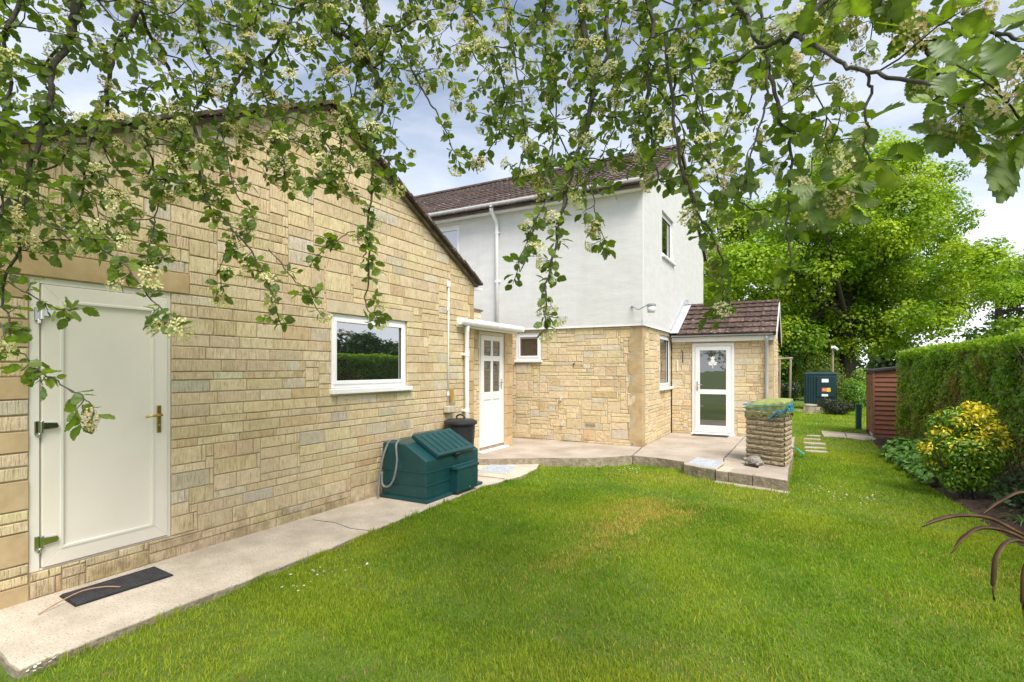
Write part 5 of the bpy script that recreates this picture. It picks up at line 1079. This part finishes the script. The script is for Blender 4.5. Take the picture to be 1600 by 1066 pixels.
for q in ([(1760, 780, 1.8), (1850, 760, 1.9), (1930, 850, 2.0)], [(1780, 820, 1.7), (1860, 840, 1.7), (1900, 930, 1.7)], [(1730, 760, 1.9), (1760, 740, 2.2), (1780, 800, 2.4)], [(1800, 860, 1.5), (1880, 900, 1.4), (1900, 1000, 1.35)], [(1745, 800, 2.0), (1800, 800, 2.3), (1840, 880, 2.5)], [(1730, 870, 1.5), (1760, 880, 1.2), (1790, 980, 1.05)], [(1820, 790, 1.8), (1900, 800, 1.85), (1990, 900, 1.9)]): strap(q, .0105)

# ---- lawn: blades, daisies
def in_paved(x, y):
    p1 = [(-9, 0.9), (-3.79, 1.24), (-3.83, 3.4), (-3.90, 5.35), (-3.95, 6.25), (-3.86, 6.95), (-3.78, 7.3), (-3.84, 7.95), (-3.98, 8.26), (-3.14, 8.74), (-2.62, 9.27), (-2.2, 9.27), (-1.70, 9.06), (-1.66, 8.82), (-1.18, 8.45), (-.14, 8.16), (-.10, 14), (-.4, 17), (-9, 30)]
    r = np.zeros(len(x), bool)
    for i in range(len(p1)):
        (x1, y1), (x2, y2) = p1[i], p1[i-1]
        c = ((y1 > y) != (y2 > y)); xi = (x2-x1)*(y-y1)/(y2-y1+1e-12)+x1; r ^= c & (x < xi)
    return r
g = np.random.default_rng(111)
def scatter(n, y0, y1, dens_pow):
    y = y0+(y1-y0)*g.random(n)**dens_pow; x = g.uniform(-5.2, 2.4, n); return x, y
xs, ysl = [], []
for n, y0, y1 in ((150000, -.2, 3.0), (260000, 2.4, 7.0), (150000, 6.0, 13.0), (70000, 12.0, 28.0)):
    x = g.uniform(-5.0, 2.6, n); y = g.uniform(y0, y1, n); xs.append(x); ysl.append(y)
x = np.concatenate(xs); y = np.concatenate(ysl); bedx = np.interp(y, ey, ex, right=2.6)+.025*wav(y, y*0, 5, 5)
ok = ~in_paved(x, y) & (x < bedx-.005+np.abs(g.normal(0, .02, len(x)))) 
for (sx_, sy_, a, b) in ((.27, 12.52, .20, .10), (.27, 13.05, .2, .10), (.27, 13.7, .21, .12), (.24, 14.55, .18, .09), (.28, 15.3, .15, .09), (1.0, 15.75, .52, .58)): ok &= ~((np.abs(x-sx_) < a) & (np.abs(y-sy_) < b))
x, y, bedx = x[ok], y[ok], bedx[ok]; n = len(x); dist = np.hypot(x, y); z = lawn_z(x, y)
far = np.clip((dist-3)/9, 0, 2.2); tuft = .5+.5*wav(x, y, 7, 15); hgt = (.023+.014*np.clip(tuft, 0, 1))*g.uniform(.6, 1.35, n)*(1+.25*far); wd = (.0025+.0034*far)*g.uniform(.7, 1.3, n)
edge_d = np.clip((.10-np.abs(x-bedx))/.10, 0, 1); hgt *= 1+.5*edge_d
a = g.uniform(0, 6.28, n); lean = g.uniform(.1, .9, n)*hgt; b = a+1.57+g.normal(0, .5, n)
# longer tufts along the edge of the path and patio
el_ = np.array([(-3.78, 1.22), (-3.81, 2.2), (-3.81, 3.4), (-3.88, 5.35), (-3.93, 6.25), (-3.84, 6.95), (-3.77, 7.3), (-3.82, 7.95), (-3.97, 8.23), (-3.14, 8.71), (-2.61, 9.24), (-1.69, 9.03), (-1.64, 8.78), (-1.18, 8.42), (-.12, 8.13), (-.08, 9.5), (-.07, 13.5)])
ed = np.full(n, 9.0)
for q in range(len(el_)-1):
    a_, b_2 = el_[q], el_[q+1]; ab = b_2-a_; tq = np.clip(((x-a_[0])*ab[0]+(y-a_[1])*ab[1])/(ab @ ab), 0, 1); ed = np.minimum(ed, np.hypot(x-a_[0]-tq*ab[0], y-a_[1]-tq*ab[1]))
hgt *= 1+1.5*np.clip(1-ed/.05, 0, 1)*np.clip(wav(x, y, 6, 51)+.35, 0, 1)
P0 = np.stack([x, y, z-.006], -1); S = np.stack([np.cos(b), np.sin(b), 0*x], -1)*wd[:, None]; Ln = np.stack([np.cos(a)*lean, np.sin(a)*lean, 0*x], -1)
mid = P0+Ln*.38+np.stack([0*x, 0*x, hgt*.62], -1); tip = P0+Ln+np.stack([0*x, 0*x, hgt], -1)
V = np.stack([P0-S, P0+S, mid+S*.75, mid-S*.75, tip], 1).reshape(-1, 3); i5 = np.arange(n)*5
tri = np.concatenate([np.stack([i5, i5+1, i5+2], -1), np.stack([i5, i5+2, i5+3], -1), np.stack([i5+3, i5+2, i5+4], -1)])
base = np.array([.250, .370, .026]); dk = np.array([.150, .268, .026]); yl = np.array([.43, .455, .045]); tan_ = np.array([.50, .40, .11])
pn_ = np.clip(.5+.45*wav(x, y, 1.6, 21)+.25*wav(x, y, 5, 22)+g.normal(0, .22, n), 0, 1)[:, None]
cg = dk*(1-pn_)+base*pn_; pn2 = np.clip(.26+.65*wav(x, y, 1.1, 23)+g.normal(0, .28, n), 0, 1)[:, None]; cg = cg*(1-pn2*.75)+yl*pn2*.75
wear = np.zeros(n)
for (cx_, cy_, rx, ry, s_) in ((-1.72, 5.55, .36, .85, 1.0), (-1.55, 6.5, .45, .5, .95), (-1.85, 4.2, .30, .55, .38), (-1.65, 8.35, .55, .32, .45), (1.35, 5.75, .35, .4, .4), (.9, 4.9, .35, .3, .3), (-2.3, 8.35, .6, .25, .3), (-.5, 7.8, .6, .25, .3), (.0, 6.1, .5, .4, .2), (-.6, 3.2, .5, .3, .22)): wear += s_*np.exp(-((x-cx_)/rx)**2-((y-cy_)/ry)**2)
wr = (g.random(n) < np.clip(wear*.8*(1+.6*wav(x, y, 9, 31))+.04, 0, .85))[:, None]; cg = np.where(wr, tan_*g.uniform(.7, 1.25, (n, 1)), cg)*g.uniform(.78, 1.22, (n, 1))
lawn = npmesh('lawn', V, tri, M['grass'], None, np.tile(cg, (3, 1))); tag(lawn, 'short mown lawn grass with a few dry patches', 'grass', kind='stuff')
pts = []
for (cx_, cy_, r, k) in ((-3.45, 3.0, .14, 11), (-3.38, 2.78, .10, 6), (-3.25, 3.28, .07, 4), (.5, 8.4, .45, 34), (.75, 8.1, .25, 14), (-3.78, 1.34, .06, 8), (-.35, 12.4, .2, 8), (-2.45, 8.72, .22, 30), (.2, 18.5, .5, 10)):
    for _ in range(k): pts.append((cx_+g.normal(0, r*.6), cy_+g.normal(0, r*.6)))
m = MB()
for (x_, y_) in pts:
    z_ = float(lawn_z(x_, y_))+g.uniform(.035, .055); r0 = g.uniform(.008, .012); ph = g.uniform(0, 6); tx, ty = g.normal(0, .25, 2)
    m.cur = (.75, .74, .70); m.poly([(x_+r0*math.cos(ph+k)*(1 if i % 2 else .8), y_+r0*math.sin(ph+k)*(1 if i % 2 else .8), z_+r0*(tx*math.cos(ph+k)+ty*math.sin(ph+k))) for i, k in enumerate(np.linspace(0, 6.283, 11)[:-1])])
    m.cur = (.6, .42, .03); m.poly([(x_+.003*math.cos(k), y_+.003*math.sin(k), z_+.002) for k in np.linspace(0, 6.283, 6)[:-1]])
tag(m.build('daisies', M['flower'], colour=True), 'tiny white daisies scattered in the lawn', 'daisies', kind='stuff')

# ================================================================== OVERHANGING WHITEBEAM
g = np.random.default_rng(123)
wb = empty('whitebeam_tree', (1.7, -2.0, -.08), 'flowering whitebeam whose leafy branches hang across the top of the view', 'tree')
TC = np.array([1.5, -1.7, 4.0])
m = MB(); m.tube([(1.7, -2.0, -.15), (1.68, -1.98, .15), (1.62, -1.9, 1.6), (1.55, -1.8, 2.9), TC, TC+np.array([0, .1, 1.2])], [.24, .19, .165, .15, .11, .05], 14); m.build('trunk', M['bark'], wb, smooth=True)
# main branches: way-points (photo column, photo row, metres away), base and tip thickness, where the hanging spray begins
LB = [
 ([(120, -60, 3.0), (119, 15, 3.0), (108, 60, 3.0), (84, 105, 2.95), (79, 150, 2.9), (70, 195, 2.9), (45, 260, 2.85), (38, 320, 2.8), (22, 400, 2.75), (4, 470, 2.7), (18, 520, 2.65)], .024, .004, .55),
 ([(222, -60, 3.2), (206, 40, 3.2), (186, 62, 3.2), (176, 105, 3.2), (165, 165, 3.15), (142, 220, 3.1), (132, 270, 3.1), (127, 322, 3.1)], .022, .006, .6),
 ([(216, 10, 3.25), (240, 60, 3.4), (263, 105, 3.5), (280, 152, 3.5), (312, 215, 3.45), (318, 305, 3.4), (362, 352, 3.35), (395, 400, 3.3), (422, 455, 3.25), (436, 502, 3.2)], .016, .003, .5),
 ([(383, -50, 3.6), (387, 45, 3.6), (381, 110, 3.6), (362, 145, 3.55), (345, 205, 3.5), (330, 255, 3.45)], .017, .004, .6),
 ([(486, -40, 3.7), (460, 20, 3.7), (437, 65, 3.6), (405, 120, 3.5), (420, 170, 3.5), (436, 240, 3.45), (450, 290, 3.4)], .016, .004, .6),
 ([(500, -50, 3.8), (516, 40, 3.8), (545, 62, 3.75), (572, 95, 3.7), (597, 132, 3.65), (598, 162, 3.6), (586, 205, 3.55), (581, 255, 3.5), (578, 345, 3.45), (575, 432, 3.4), (568, 474, 3.4), (588, 498, 3.4)], .017, .003, .6),
 ([(642, -60, 3.9), (640, 18, 3.9), (602, 42, 3.85), (585, 68, 3.8), (560, 90, 3.8), (530, 100, 3.8)], .02, .005, .7),
 ([(612, 40, 3.85), (640, 105, 3.8), (664, 148, 3.7), (686, 185, 3.6), (700, 212, 3.55), (712, 255, 3.5)], .011, .0025, .75),
 ([(716, -50, 4.0), (736, 20, 4.0), (739, 48, 4.0), (762, 78, 3.9), (778, 100, 3.9), (790, 160, 3.85), (770, 225, 3.8), (740, 255, 3.7)], .015, .003, .55),
 ([(908, -60, 3.4), (914, 45, 3.4), (921, 100, 3.4), (927, 150, 3.35), (914, 205, 3.3), (900, 250, 3.2), (880, 325, 3.1), (864, 395, 3.0), (855, 450, 2.95), (852, 508, 2.9)], .026, .003, .55),
 ([(952, -60, 3.6), (946, 40, 3.6), (951, 78, 3.55), (934, 118, 3.5), (960, 112, 3.5), (994, 124, 3.45)], .022, .006, .8),
 ([(1008, -60, 3.2), (1022, 35, 3.2), (1014, 82, 3.1), (1010, 130, 3.05), (1017, 195, 3.0), (1022, 248, 2.95), (1034, 285, 2.9)], .018, .004, .6),
 ([(1040, 60, 3.0), (1052, 160, 2.85), (1062, 235, 2.75), (1075, 290, 2.7), (1098, 345, 2.65), (1122, 385, 2.6), (1132, 425, 2.55), (1118, 492, 2.5)], .013, .003, .45),
 ([(1140, -60, 2.3), (1168, 30, 2.25), (1192, 82, 2.2), (1206, 130, 2.15), (1222, 185, 2.1), (1240, 235, 2.05), (1232, 330, 2.0), (1236, 418, 1.95)], .015, .003, .6),
 ([(1078, 205, 2.7), (1108, 252, 2.55), (1135, 292, 2.45), (1165, 318, 2.4), (1205, 330, 2.35)], .009, .003, .5),
 ([(1372, -70, 1.75), (1400, 28, 1.72), (1438, 66, 1.68), (1452, 92, 1.66), (1469, 112, 1.62)], .017, .009, .85),
 ([(1442, 68, 1.68), (1470, 60, 1.66), (1510, 51, 1.62), (1560, 50, 1.58), (1630, 62, 1.5)], .009, .005, .6),
 ([(1300, -70, 1.8), (1282, 15, 1.78), (1246, 50, 1.75), (1205, 66, 1.8), (1150, 95, 1.9), (1110, 100, 2.0)], .014, .004, .75),
 ([(1240, 55, 1.75), (1300, 86, 1.6), (1355, 108, 1.5), (1440, 126, 1.36), (1478, 146, 1.3), (1497, 172, 1.26)], .009, .004, .93),
 ([(1356, 108, 1.5), (1358, 145, 1.5), (1348, 200, 1.5), (1352, 250, 1.48)], .006, .003, .6),
 ([(1349, 238, 1.5), (1330, 265, 1.45), (1302, 302, 1.40)], .004, .0025, .7),
 ([(1700, 120, 1.2), (1640, 190, 1.2), (1602, 192, 1.2), (1588, 222, 1.2)], .006, .004, .8),
 ([(30, -60, 2.7), (8, 60, 2.7), (15, 130, 2.7), (-5, 210, 2.7), (2, 300, 2.65), (-20, 420, 2.6)], .014, .004, .5),
 ([(20, 310, 2.8), (70, 345, 2.75), (120, 370, 2.7), (165, 395, 2.65), (205, 425, 2.6), (235, 465, 2.55), (276, 505, 2.5)], .008, .003, .35),
 ([(12, 440, 2.7), (50, 462, 2.6), (85, 478, 2.55), (118, 482, 2.5)], .005, .0025, .4),
 ([(0, 505, 2.5), (28, 545, 2.4), (55, 578, 2.35), (92, 598, 2.3), (125, 618, 2.28), (150, 642, 2.26)], .005, .0025, .3),
 ([(240, 260, 3.3), (246, 320, 3.2), (240, 370, 3.15), (228, 415, 3.1), (262, 400, 3.1)], .006, .0025, .5),
 ([(345, 205, 3.5), (370, 300, 3.35), (400, 345, 3.3), (350, 400, 3.25), (345, 455, 3.2)], .006, .0025, .5),
 ([(420, 390, 3.2), (450, 425, 3.15), (480, 455, 3.1), (500, 488, 3.1)], .005, .0025, .3),
 ([(575, 360, 3.45), (545, 365, 3.4), (515, 385, 3.35), (490, 408, 3.3)], .005, .0025, .2),
 ([(905, 235, 3.2), (890, 280, 3.1), (850, 320, 3.05), (820, 390, 3.0), (805, 440, 3.0)], .006, .0025, .45),
 ([(905, 235, 3.2), (925, 300, 3.1), (935, 345, 3.05), (946, 385, 3.0)], .005, .0025, .5),
 ([(800, 60, 3.9), (815, 150, 3.7), (818, 230, 3.6), (812, 280, 3.5)], .008, .003, .5),
 ([(860, -60, 3.7), (850, 50, 3.6), (868, 140, 3.5), (862, 230, 3.4), (850, 300, 3.3)], .011, .003, .5),
 ([(1075, -60, 2.8), (1090, 30, 2.7), (1078, 100, 2.7), (1100, 170, 2.6), (1110, 240, 2.55)], .012, .003, .5),
 ([(1200, 110, 2.1), (1190, 180, 2.1), (1180, 230, 2.05), (1160, 290, 2.0)], .006, .003, .5),
 ([(560, -60, 3.9), (575, 30, 3.8), (560, 120, 3.7), (540, 200, 3.6), (520, 290, 3.5)], .012, .003, .5),
 ([(300, -60, 3.5), (310, 40, 3.5), (330, 110, 3.45), (300, 180, 3.4), (270, 240, 3.3), (255, 300, 3.2)], .012, .003, .5),
]
nodes, ndir = [], []; targets = []
root_of = {}
for bi, (way, r0, r1, sp) in enumerate(LB):
    r0 *= .78
    P3 = [at(*q) for q in way]
    up_start = way[0][1] < 0
    if up_start:
        p0 = P3[0]; pre = [TC+np.array([0, 0, g.uniform(-.3, .6)]), TC+(p0-TC)*.45+UP*(.75+g.uniform(-.1, .2)), TC+(p0-TC)*.8+UP*.38]; P3 = pre+P3
    c = spline(P3, 6); n = len(c); rr = np.interp(np.linspace(0, 1, n), [0, .35 if up_start else 0.0, 1], [r0*(1.9 if up_start else 1), r0, r1])
    wob = np.array([[wav(np.array([i*.55]), np.array([bi*3.1]), 1, 40+k)[0] for k in range(3)] for i in range(n)])*.012
    c = [p+w_*min(1, i/3) for i, (p, w_) in enumerate(zip(c, wob))]
    m = MB(); m.tube(c, list(rr), 8); m.build('branch', M['bark'], wb, smooth=True)
    for i in range(0, n):
        if up_start and i < 14: continue
        nodes.append(c[i]); t_ = c[min(i+1, n-1)]-c[max(i-1, 0)]; ndir.append(t_/(np.linalg.norm(t_)+1e-9))
    # rosettes along the hanging part
    L_ = np.cumsum([0]+[np.linalg.norm(c[i+1]-c[i]) for i in range(n-1)]); s0 = L_[-1]*(sp if not up_start else 1-(1-sp)*.75); s_ = s0
    while s_ < L_[-1]:
        i = min(n-2, int(np.searchsorted(L_, s_))); d = ndir[-1]; off = unit(g.standard_normal(3)); targets.append(c[i]+off*g.uniform(.02, .085)-UP*.01); s_ += g.uniform(.055, .10)
    targets.append(c[-1]+ndir[-1]*.02)
nl = len(targets)
bl = np.array([(-120, 470), (0, 455), (60, 440), (120, 400), (200, 395), (260, 330), (320, 335), (400, 305), (480, 310), (540, 330), (610, 325), (650, 285), (668, 150), (700, 165), (740, 215), (800, 230), (830, 300), (900, 320), (960, 315), (1010, 300), (1060, 330), (1100, 380), (1150, 350), (1200, 305), (1260, 330), (1320, 285), (1360, 215), (1400, 90), (1450, 130), (1500, 235), (1600, 270), (1720, 270)], float)
dpx = np.array([(-120, 2.8), (0, 2.9), (300, 3.3), (600, 3.7), (800, 3.85), (950, 3.4), (1080, 3.0), (1200, 2.7), (1300, 2.2), (1400, 1.7), (1500, 1.45), (1720, 1.4)], float)
gaps = [(150, 95, 40, .9), (128, 150, 34, .9), (30, 60, 30, .8), (420, 82, 26, .9), (432, 130, 22, .8), (665, 200, 42, 1.), (690, 262, 55, 1.), (640, 170, 20, .8), (1425, 45, 42, 1.), (1395, 160, 55, 1.), (1440, 200, 45, 1.), (1180, 235, 28, .9), (1120, 285, 32, 1.), (1215, 150, 24, .8), (1540, 90, 45, .8), (1560, 20, 30, .5), (560, 140, 16, .7), (845, 215, 18, .7), (900, 60, 18, .6), (700, 60, 22, .7), (1145, 40, 24, .7), (760, 300, 50, 1.), (1440, 300, 90, 1.), (1500, 310, 60, .9)]
tries = 0; accepted = []
while tries < 90000 and len(accepted) < 1180:
    tries += 1; x, y = g.uniform(-110, 1700), g.uniform(-130, 400)
    lim = np.interp(x, bl[:, 0], bl[:, 1])
    if y > lim-14: continue
    d = np.interp(x, dpx[:, 0], dpx[:, 1])+g.normal(0, .30); d = max(d, 1.12)
    lam = (d/3.4)**2*(1.0 if x < 1120 else .72)*(1.0 if y < lim-90 else .7)*(.7 if 20 < x < 320 and y < 190 else 1)
    if g.random() > lam: continue
    if any((x-a)**2+(y-b)**2 < r*r and g.random() < s_ for a, b, r, s_ in gaps): continue
    ms = (9.5 if 770 < x < 1090 and y > 90 else 13)*(3.4/d)
    if any((x-a)**2+(y-b)**2 < ms*ms for a, b, _ in accepted): continue
    accepted.append((x, y, d)); targets.append(at(x, y, d))
# connect every rosette to the nearest branch or twig
NP = np.array(nodes); ND = np.array(ndir); T_ = np.array(targets); paths = []; owner = [-1]*len(NP)
d0 = np.array([np.min(np.linalg.norm(NP-t_, axis=1)) for t_ in T_]); order = np.argsort(d0); cap = len(NP)+len(T_)*6
bufP = np.zeros((cap, 3)); bufD = np.zeros((cap, 3)); bufO = np.full(cap, -1); k = len(NP); bufP[:k] = NP; bufD[:k] = ND
for ti in order:
    q = T_[ti]; dv = q-bufP[:k]; ds = np.linalg.norm(dv, axis=1); low_ = np.clip(dv[:, 2], 0, None); al = np.einsum('ij,ij->i', dv, bufD[:k])/(ds+1e-6); cost = ds*(1.25-.35*al)+low_*.5
    j = int(np.argmin(cost)); p = bufP[j]; L_ = ds[j]
    ns = 2 if L_ < .05 else (4 if L_ < .25 else 6); pd_ = bufD[j]; ctl = [p, p+pd_*L_*.22+dv[j]*.25+g.standard_normal(3)*L_*.06+UP*L_*.05, p+dv[j]*.68+g.standard_normal(3)*L_*.07+UP*L_*.07, q]
    pts = []
    for t_ in np.linspace(0, 1, ns+1): u_ = 1-t_; pts.append(u_**3*ctl[0]+3*u_*u_*t_*ctl[1]+3*u_*t_*t_*ctl[2]+t_**3*ctl[3])
    pi_ = len(paths); paths.append([pts, bufO[j], 1, ti])
    for a in range(1, ns+1):
        dd_ = pts[a]-pts[a-1]; bufP[k] = pts[a]; bufD[k] = dd_/(np.linalg.norm(dd_)+1e-9); bufO[k] = pi_; k += 1
for pth in reversed(paths):
    if pth[1] >= 0: paths[pth[1]][2] += pth[2]
m = MB(); tipdir = {}
for pts, par, cnt, ti in paths:
    rb = .0021*math.sqrt(cnt)+.0004; m.tube(pts, list(np.linspace(rb, .0018 if cnt < 3 else rb*.6, len(pts))), 4, cap=False); d = pts[-1]-pts[-2]; tipdir[ti] = d/(np.linalg.norm(d)+1e-9)
tag(m.build('twigs', M['bark'], wb, smooth=True), kind='stuff')
# leaf template: lobed, toothed, folded on the midrib
def leaf_template(seed):
    r = np.random.default_rng(seed)
    o = [(0, .012), (.05, .05), (.13, .17), (.22, .27), (.32, .345), (.345, .30), (.46, .385), (.485, .325), (.60, .365), (.625, .30), (.735, .30), (.755, .235), (.86, .20), (.88, .135), (.96, .07), (1.0, .0)]
    w_ = r.uniform(.9, 1.1); fold = r.uniform(.10, .32); curl = r.uniform(-.22, .10); V = []; F_ = []
    for i, (x, h_) in enumerate(o):
        cz = curl*x*x
        for s_ in (-1, 0, 1): V.append((x+(.035 if s_ and i > 3 and i % 2 == 0 else 0), s_*h_*w_*(1+r.uniform(-.08, .08)*(s_ != 0)), cz+abs(s_)*h_*fold+(.02*math.sin(i*1.3+s_) if s_ else 0)))
    for i in range(len(o)-1):
        for s_ in (0, 1): F_.append((i*3+s_, (i+1)*3+s_, (i+1)*3+s_+1, i*3+s_+1))
    # stalk
    b = len(V); V += [(-.22, -.010, .03), (-.22, .010, .03), (.02, .010, 0), (.02, -.010, 0)]; F_.append((b, b+3, b+2, b+1))
    return np.array(V), np.array(F_)
TPL = [leaf_template(s_) for s_ in range(5)]
TINT = [(.122, .184, .020), (.154, .220, .022), (.095, .148, .020), (.195, .266, .024), (.255, .325, .026), (.128, .186, .032)]
LEAF = []           # position, axis, normal, length, template, tint
CL = []
for ti, q in enumerate(T_):
    d = tipdir.get(ti, np.array([0, 0, -1.0])); e1 = unit(np.cross(d, UP+g.standard_normal(3)*.05)); e2 = np.cross(d, e1); a0_ = g.uniform(0, 6.28); nlf = int(g.choice([4, 5, 6, 7, 8])); dep = q @ FWD; tt_ = g.random()
    for k2 in range(nlf):
        a = a0_+k2*2.4+g.normal(0, .3); ax = unit(e1*math.cos(a)+e2*math.sin(a)+d*g.uniform(.1, .9)-UP*g.uniform(.0, .45)); nr = unit(UP*.8+g.standard_normal(3)*.55); nr = unit(nr-ax*(nr @ ax)); L_ = g.uniform(.036, .076)*(1.0 if dep > 1.75 else 1.30)
        LEAF.append((q-d*.012*k2+ax*L_*.2, ax, nr, L_, int(g.integers(5)), int(g.choice(6, p=[.24, .24, .18, .16, .06, .12]))))
    if g.random() < (.38 if dep > 1.6 else .32): CL.append((q+d*.025, unit(d*.6+UP*g.uniform(-.3, .8)+g.standard_normal(3)*.3), g.uniform(.040, .062), tt_))
# the big whorl close to the lens at the end of the long right branch
for (bx_, by_, dd_) in ((1497, 174, 1.26), (1304, 302, 1.40), (1590, 230, 1.18)):
    q = at(bx_, by_, dd_)
    for ang, L_ in ((200, .105), (238, .105), (262, .10), (318, .10), (12, .09), (165, .10), (345, .105), (90, .08)):
        a = R(ang+g.uniform(-8, 8)); ax = unit(RGT*math.cos(a)+UP*math.sin(a)*.9+FWD*g.uniform(-.25, .25)); nr = unit(-FWD*.8+UP*.5+g.standard_normal(3)*.25)*-1; nr = unit(nr-ax*(nr @ ax)); LEAF.append((q+ax*.03, ax, nr, L_*g.uniform(.70, 1.0), int(g.integers(5)), int(g.integers(4))))
def lpx(l):
    x, y, d = project(l[0]); return l[3]/max(d, .2) if (-20 < x < 1620 and -20 < y < 1080 and d > .2) else l[3]*.001
LEAF.sort(key=lpx, reverse=True)
from mathutils import Matrix
cache = {}
for i, (p, ax, nr, L_, tp, tn_) in enumerate(LEAF[:300]):
    key = (tp, tn_)
    if key not in cache:
        V, F_ = TPL[tp]; me = bpy.data.meshes.new('leaf'); me.from_pydata([tuple(v) for v in V], [], [tuple(int(z_) for z_ in f) for f in F_]); me.materials.append(M['sorbus']); ca = me.color_attributes.new('Col', 'FLOAT_COLOR', 'CORNER'); vi = np.zeros(len(me.loops), np.int32); me.loops.foreach_get('vertex_index', vi); rib = ((vi % 3 == 1) & (vi < len(V)-4))[:, None]; sid = ((vi//3) % 2 == 0)[:, None]
        cc_ = np.array(TINT[tn_])[None]*np.where(rib, 1.5, np.where(sid, .86, 1.05)); ca.data.foreach_set('color', np.concatenate([cc_, np.ones((len(vi), 1))], 1).astype(np.float32).ravel()); me.polygons.foreach_set('use_smooth', [True]*len(me.polygons)); cache[key] = me
    o = bpy.data.objects.new('leaf', cache[key]); col.objects.link(o); o.parent = wb; b = np.cross(nr, ax)
    mw = Matrix(((ax[0]*L_, b[0]*L_, nr[0]*L_, p[0]), (ax[1]*L_, b[1]*L_, nr[1]*L_, p[1]), (ax[2]*L_, b[2]*L_, nr[2]*L_, p[2]), (0, 0, 0, 1))); o.matrix_basis = world_of(wb).inverted() @ mw
VV, FF, CC = [], [], []; nb_ = 0
for tp in range(5):
    sel = [l for l in LEAF[300:] if l[4] == tp]
    if not sel: continue
    V, F_ = TPL[tp]; p = np.array([l[0] for l in sel]); ax = np.array([l[1] for l in sel]); nr = np.array([l[2] for l in sel]); b = np.cross(nr, ax); s_ = np.array([l[3] for l in sel])[:, None, None]
    W = p[:, None, :]+s_*(ax[:, None, :]*V[None, :, 0:1]+b[:, None, :]*V[None, :, 1:2]+nr[:, None, :]*V[None, :, 2:3]); n = len(sel)
    VV.append(W.reshape(-1, 3)); FF.append((F_[None]+(np.arange(n)*len(V))[:, None, None]).reshape(-1, 4)+nb_); nb_ += n*len(V); CC.append(np.repeat(np.array([TINT[l[5]] for l in sel])*g.uniform(.8, 1.2, (n, 1)), len(F_), 0))
tag(npmesh('leaves', np.concatenate(VV), np.concatenate(FF), M['sorbus'], wb, np.concatenate(CC), smooth=True), kind='stuff')
# blossom heads
def corymb(seed, tint, nfl=84, fs=1.0):
    r = np.random.default_rng(seed); m = MB()
    for i in range(nfl):
        a, q = r.uniform(0, 6.283), r.random()**.5; p = np.array([q*math.cos(a), q*math.sin(a), .62*(1-q*q*.75)+r.uniform(-.12, .12)]); nd_ = unit(np.array([p[0]*.8, p[1]*.8, .9])+r.standard_normal(3)*.45); u_ = unit(np.cross(nd_, r.standard_normal(3))); v_ = np.cross(nd_, u_); s_ = r.uniform(.10, .165)*fs
        m.cur = tuple(np.array(tint)*r.uniform(.72, 1.15)); m.poly([p+s_*(u_*math.cos(t_)+v_*math.sin(t_))*(1 if k2 % 2 else .55)+nd_*.03*(k2 % 2) for k2, t_ in enumerate(np.linspace(0, 6.283, 11)[:-1])])
        if i % 3 == 0:
            m.cur = (.13, .15, .05); m.poly([np.array([0, 0, -.55])+u_*.008, np.array([0, 0, -.55])-u_*.008, p-u_*.009-nd_*.02, p+u_*.009-nd_*.02])
    return m
HM = [corymb(200+i, t_) for i, t_ in enumerate([(.78, .72, .43)]*4+[(.68, .56, .33)]*3)]+[corymb(230+i, t_, 120, .82) for i, t_ in enumerate([(.74, .68, .44), (.64, .52, .32), (.58, .46, .27)])]
HEADS = [h_.mesh('flower_cluster', M['flower'], True) for h_ in HM]
def cpx(c_):
    x, y, d = project(c_[0]); return c_[2]/max(d, .2) if (-20 < x < 1620 and -20 < y < 1080 and d > .2) else c_[2]*.001
CL.sort(key=cpx, reverse=True)
def head_of(p, tt_): return 7+int(g.integers(3)) if p @ FWD < 2.3 else int(g.integers(4)) if (tt_ < .72 and p[0] < 0) or tt_ < .4 else 4+int(g.integers(3))
for i, (p, d, s_, tt_) in enumerate(CL[:300]):
    o = bpy.data.objects.new('flower_cluster', HEADS[head_of(p, tt_)]); col.objects.link(o); o.parent = wb
    rot = Vector(d).to_track_quat('Z', 'Y').to_matrix().to_4x4(); o.matrix_basis = world_of(wb).inverted() @ Matrix.Translation(Vector(p)) @ rot @ Matrix.Diagonal((s_, s_, s_, 1))
m = MB()
for (p, d, s_, tt_) in CL[300:]:
    hb_ = HM[head_of(p, tt_)]; q = np.array(Vector(d).to_track_quat('Z', 'Y').to_matrix())*s_; n = len(m.v)
    m.v += [tuple(q @ np.asarray(v)+p) for v in hb_.v]; m.f += [tuple(i+n for i in f) for f in hb_.f]; m.c += hb_.c
if m.v: tag(m.build('flower_clusters', M['flower'], wb, colour=True), kind='stuff')
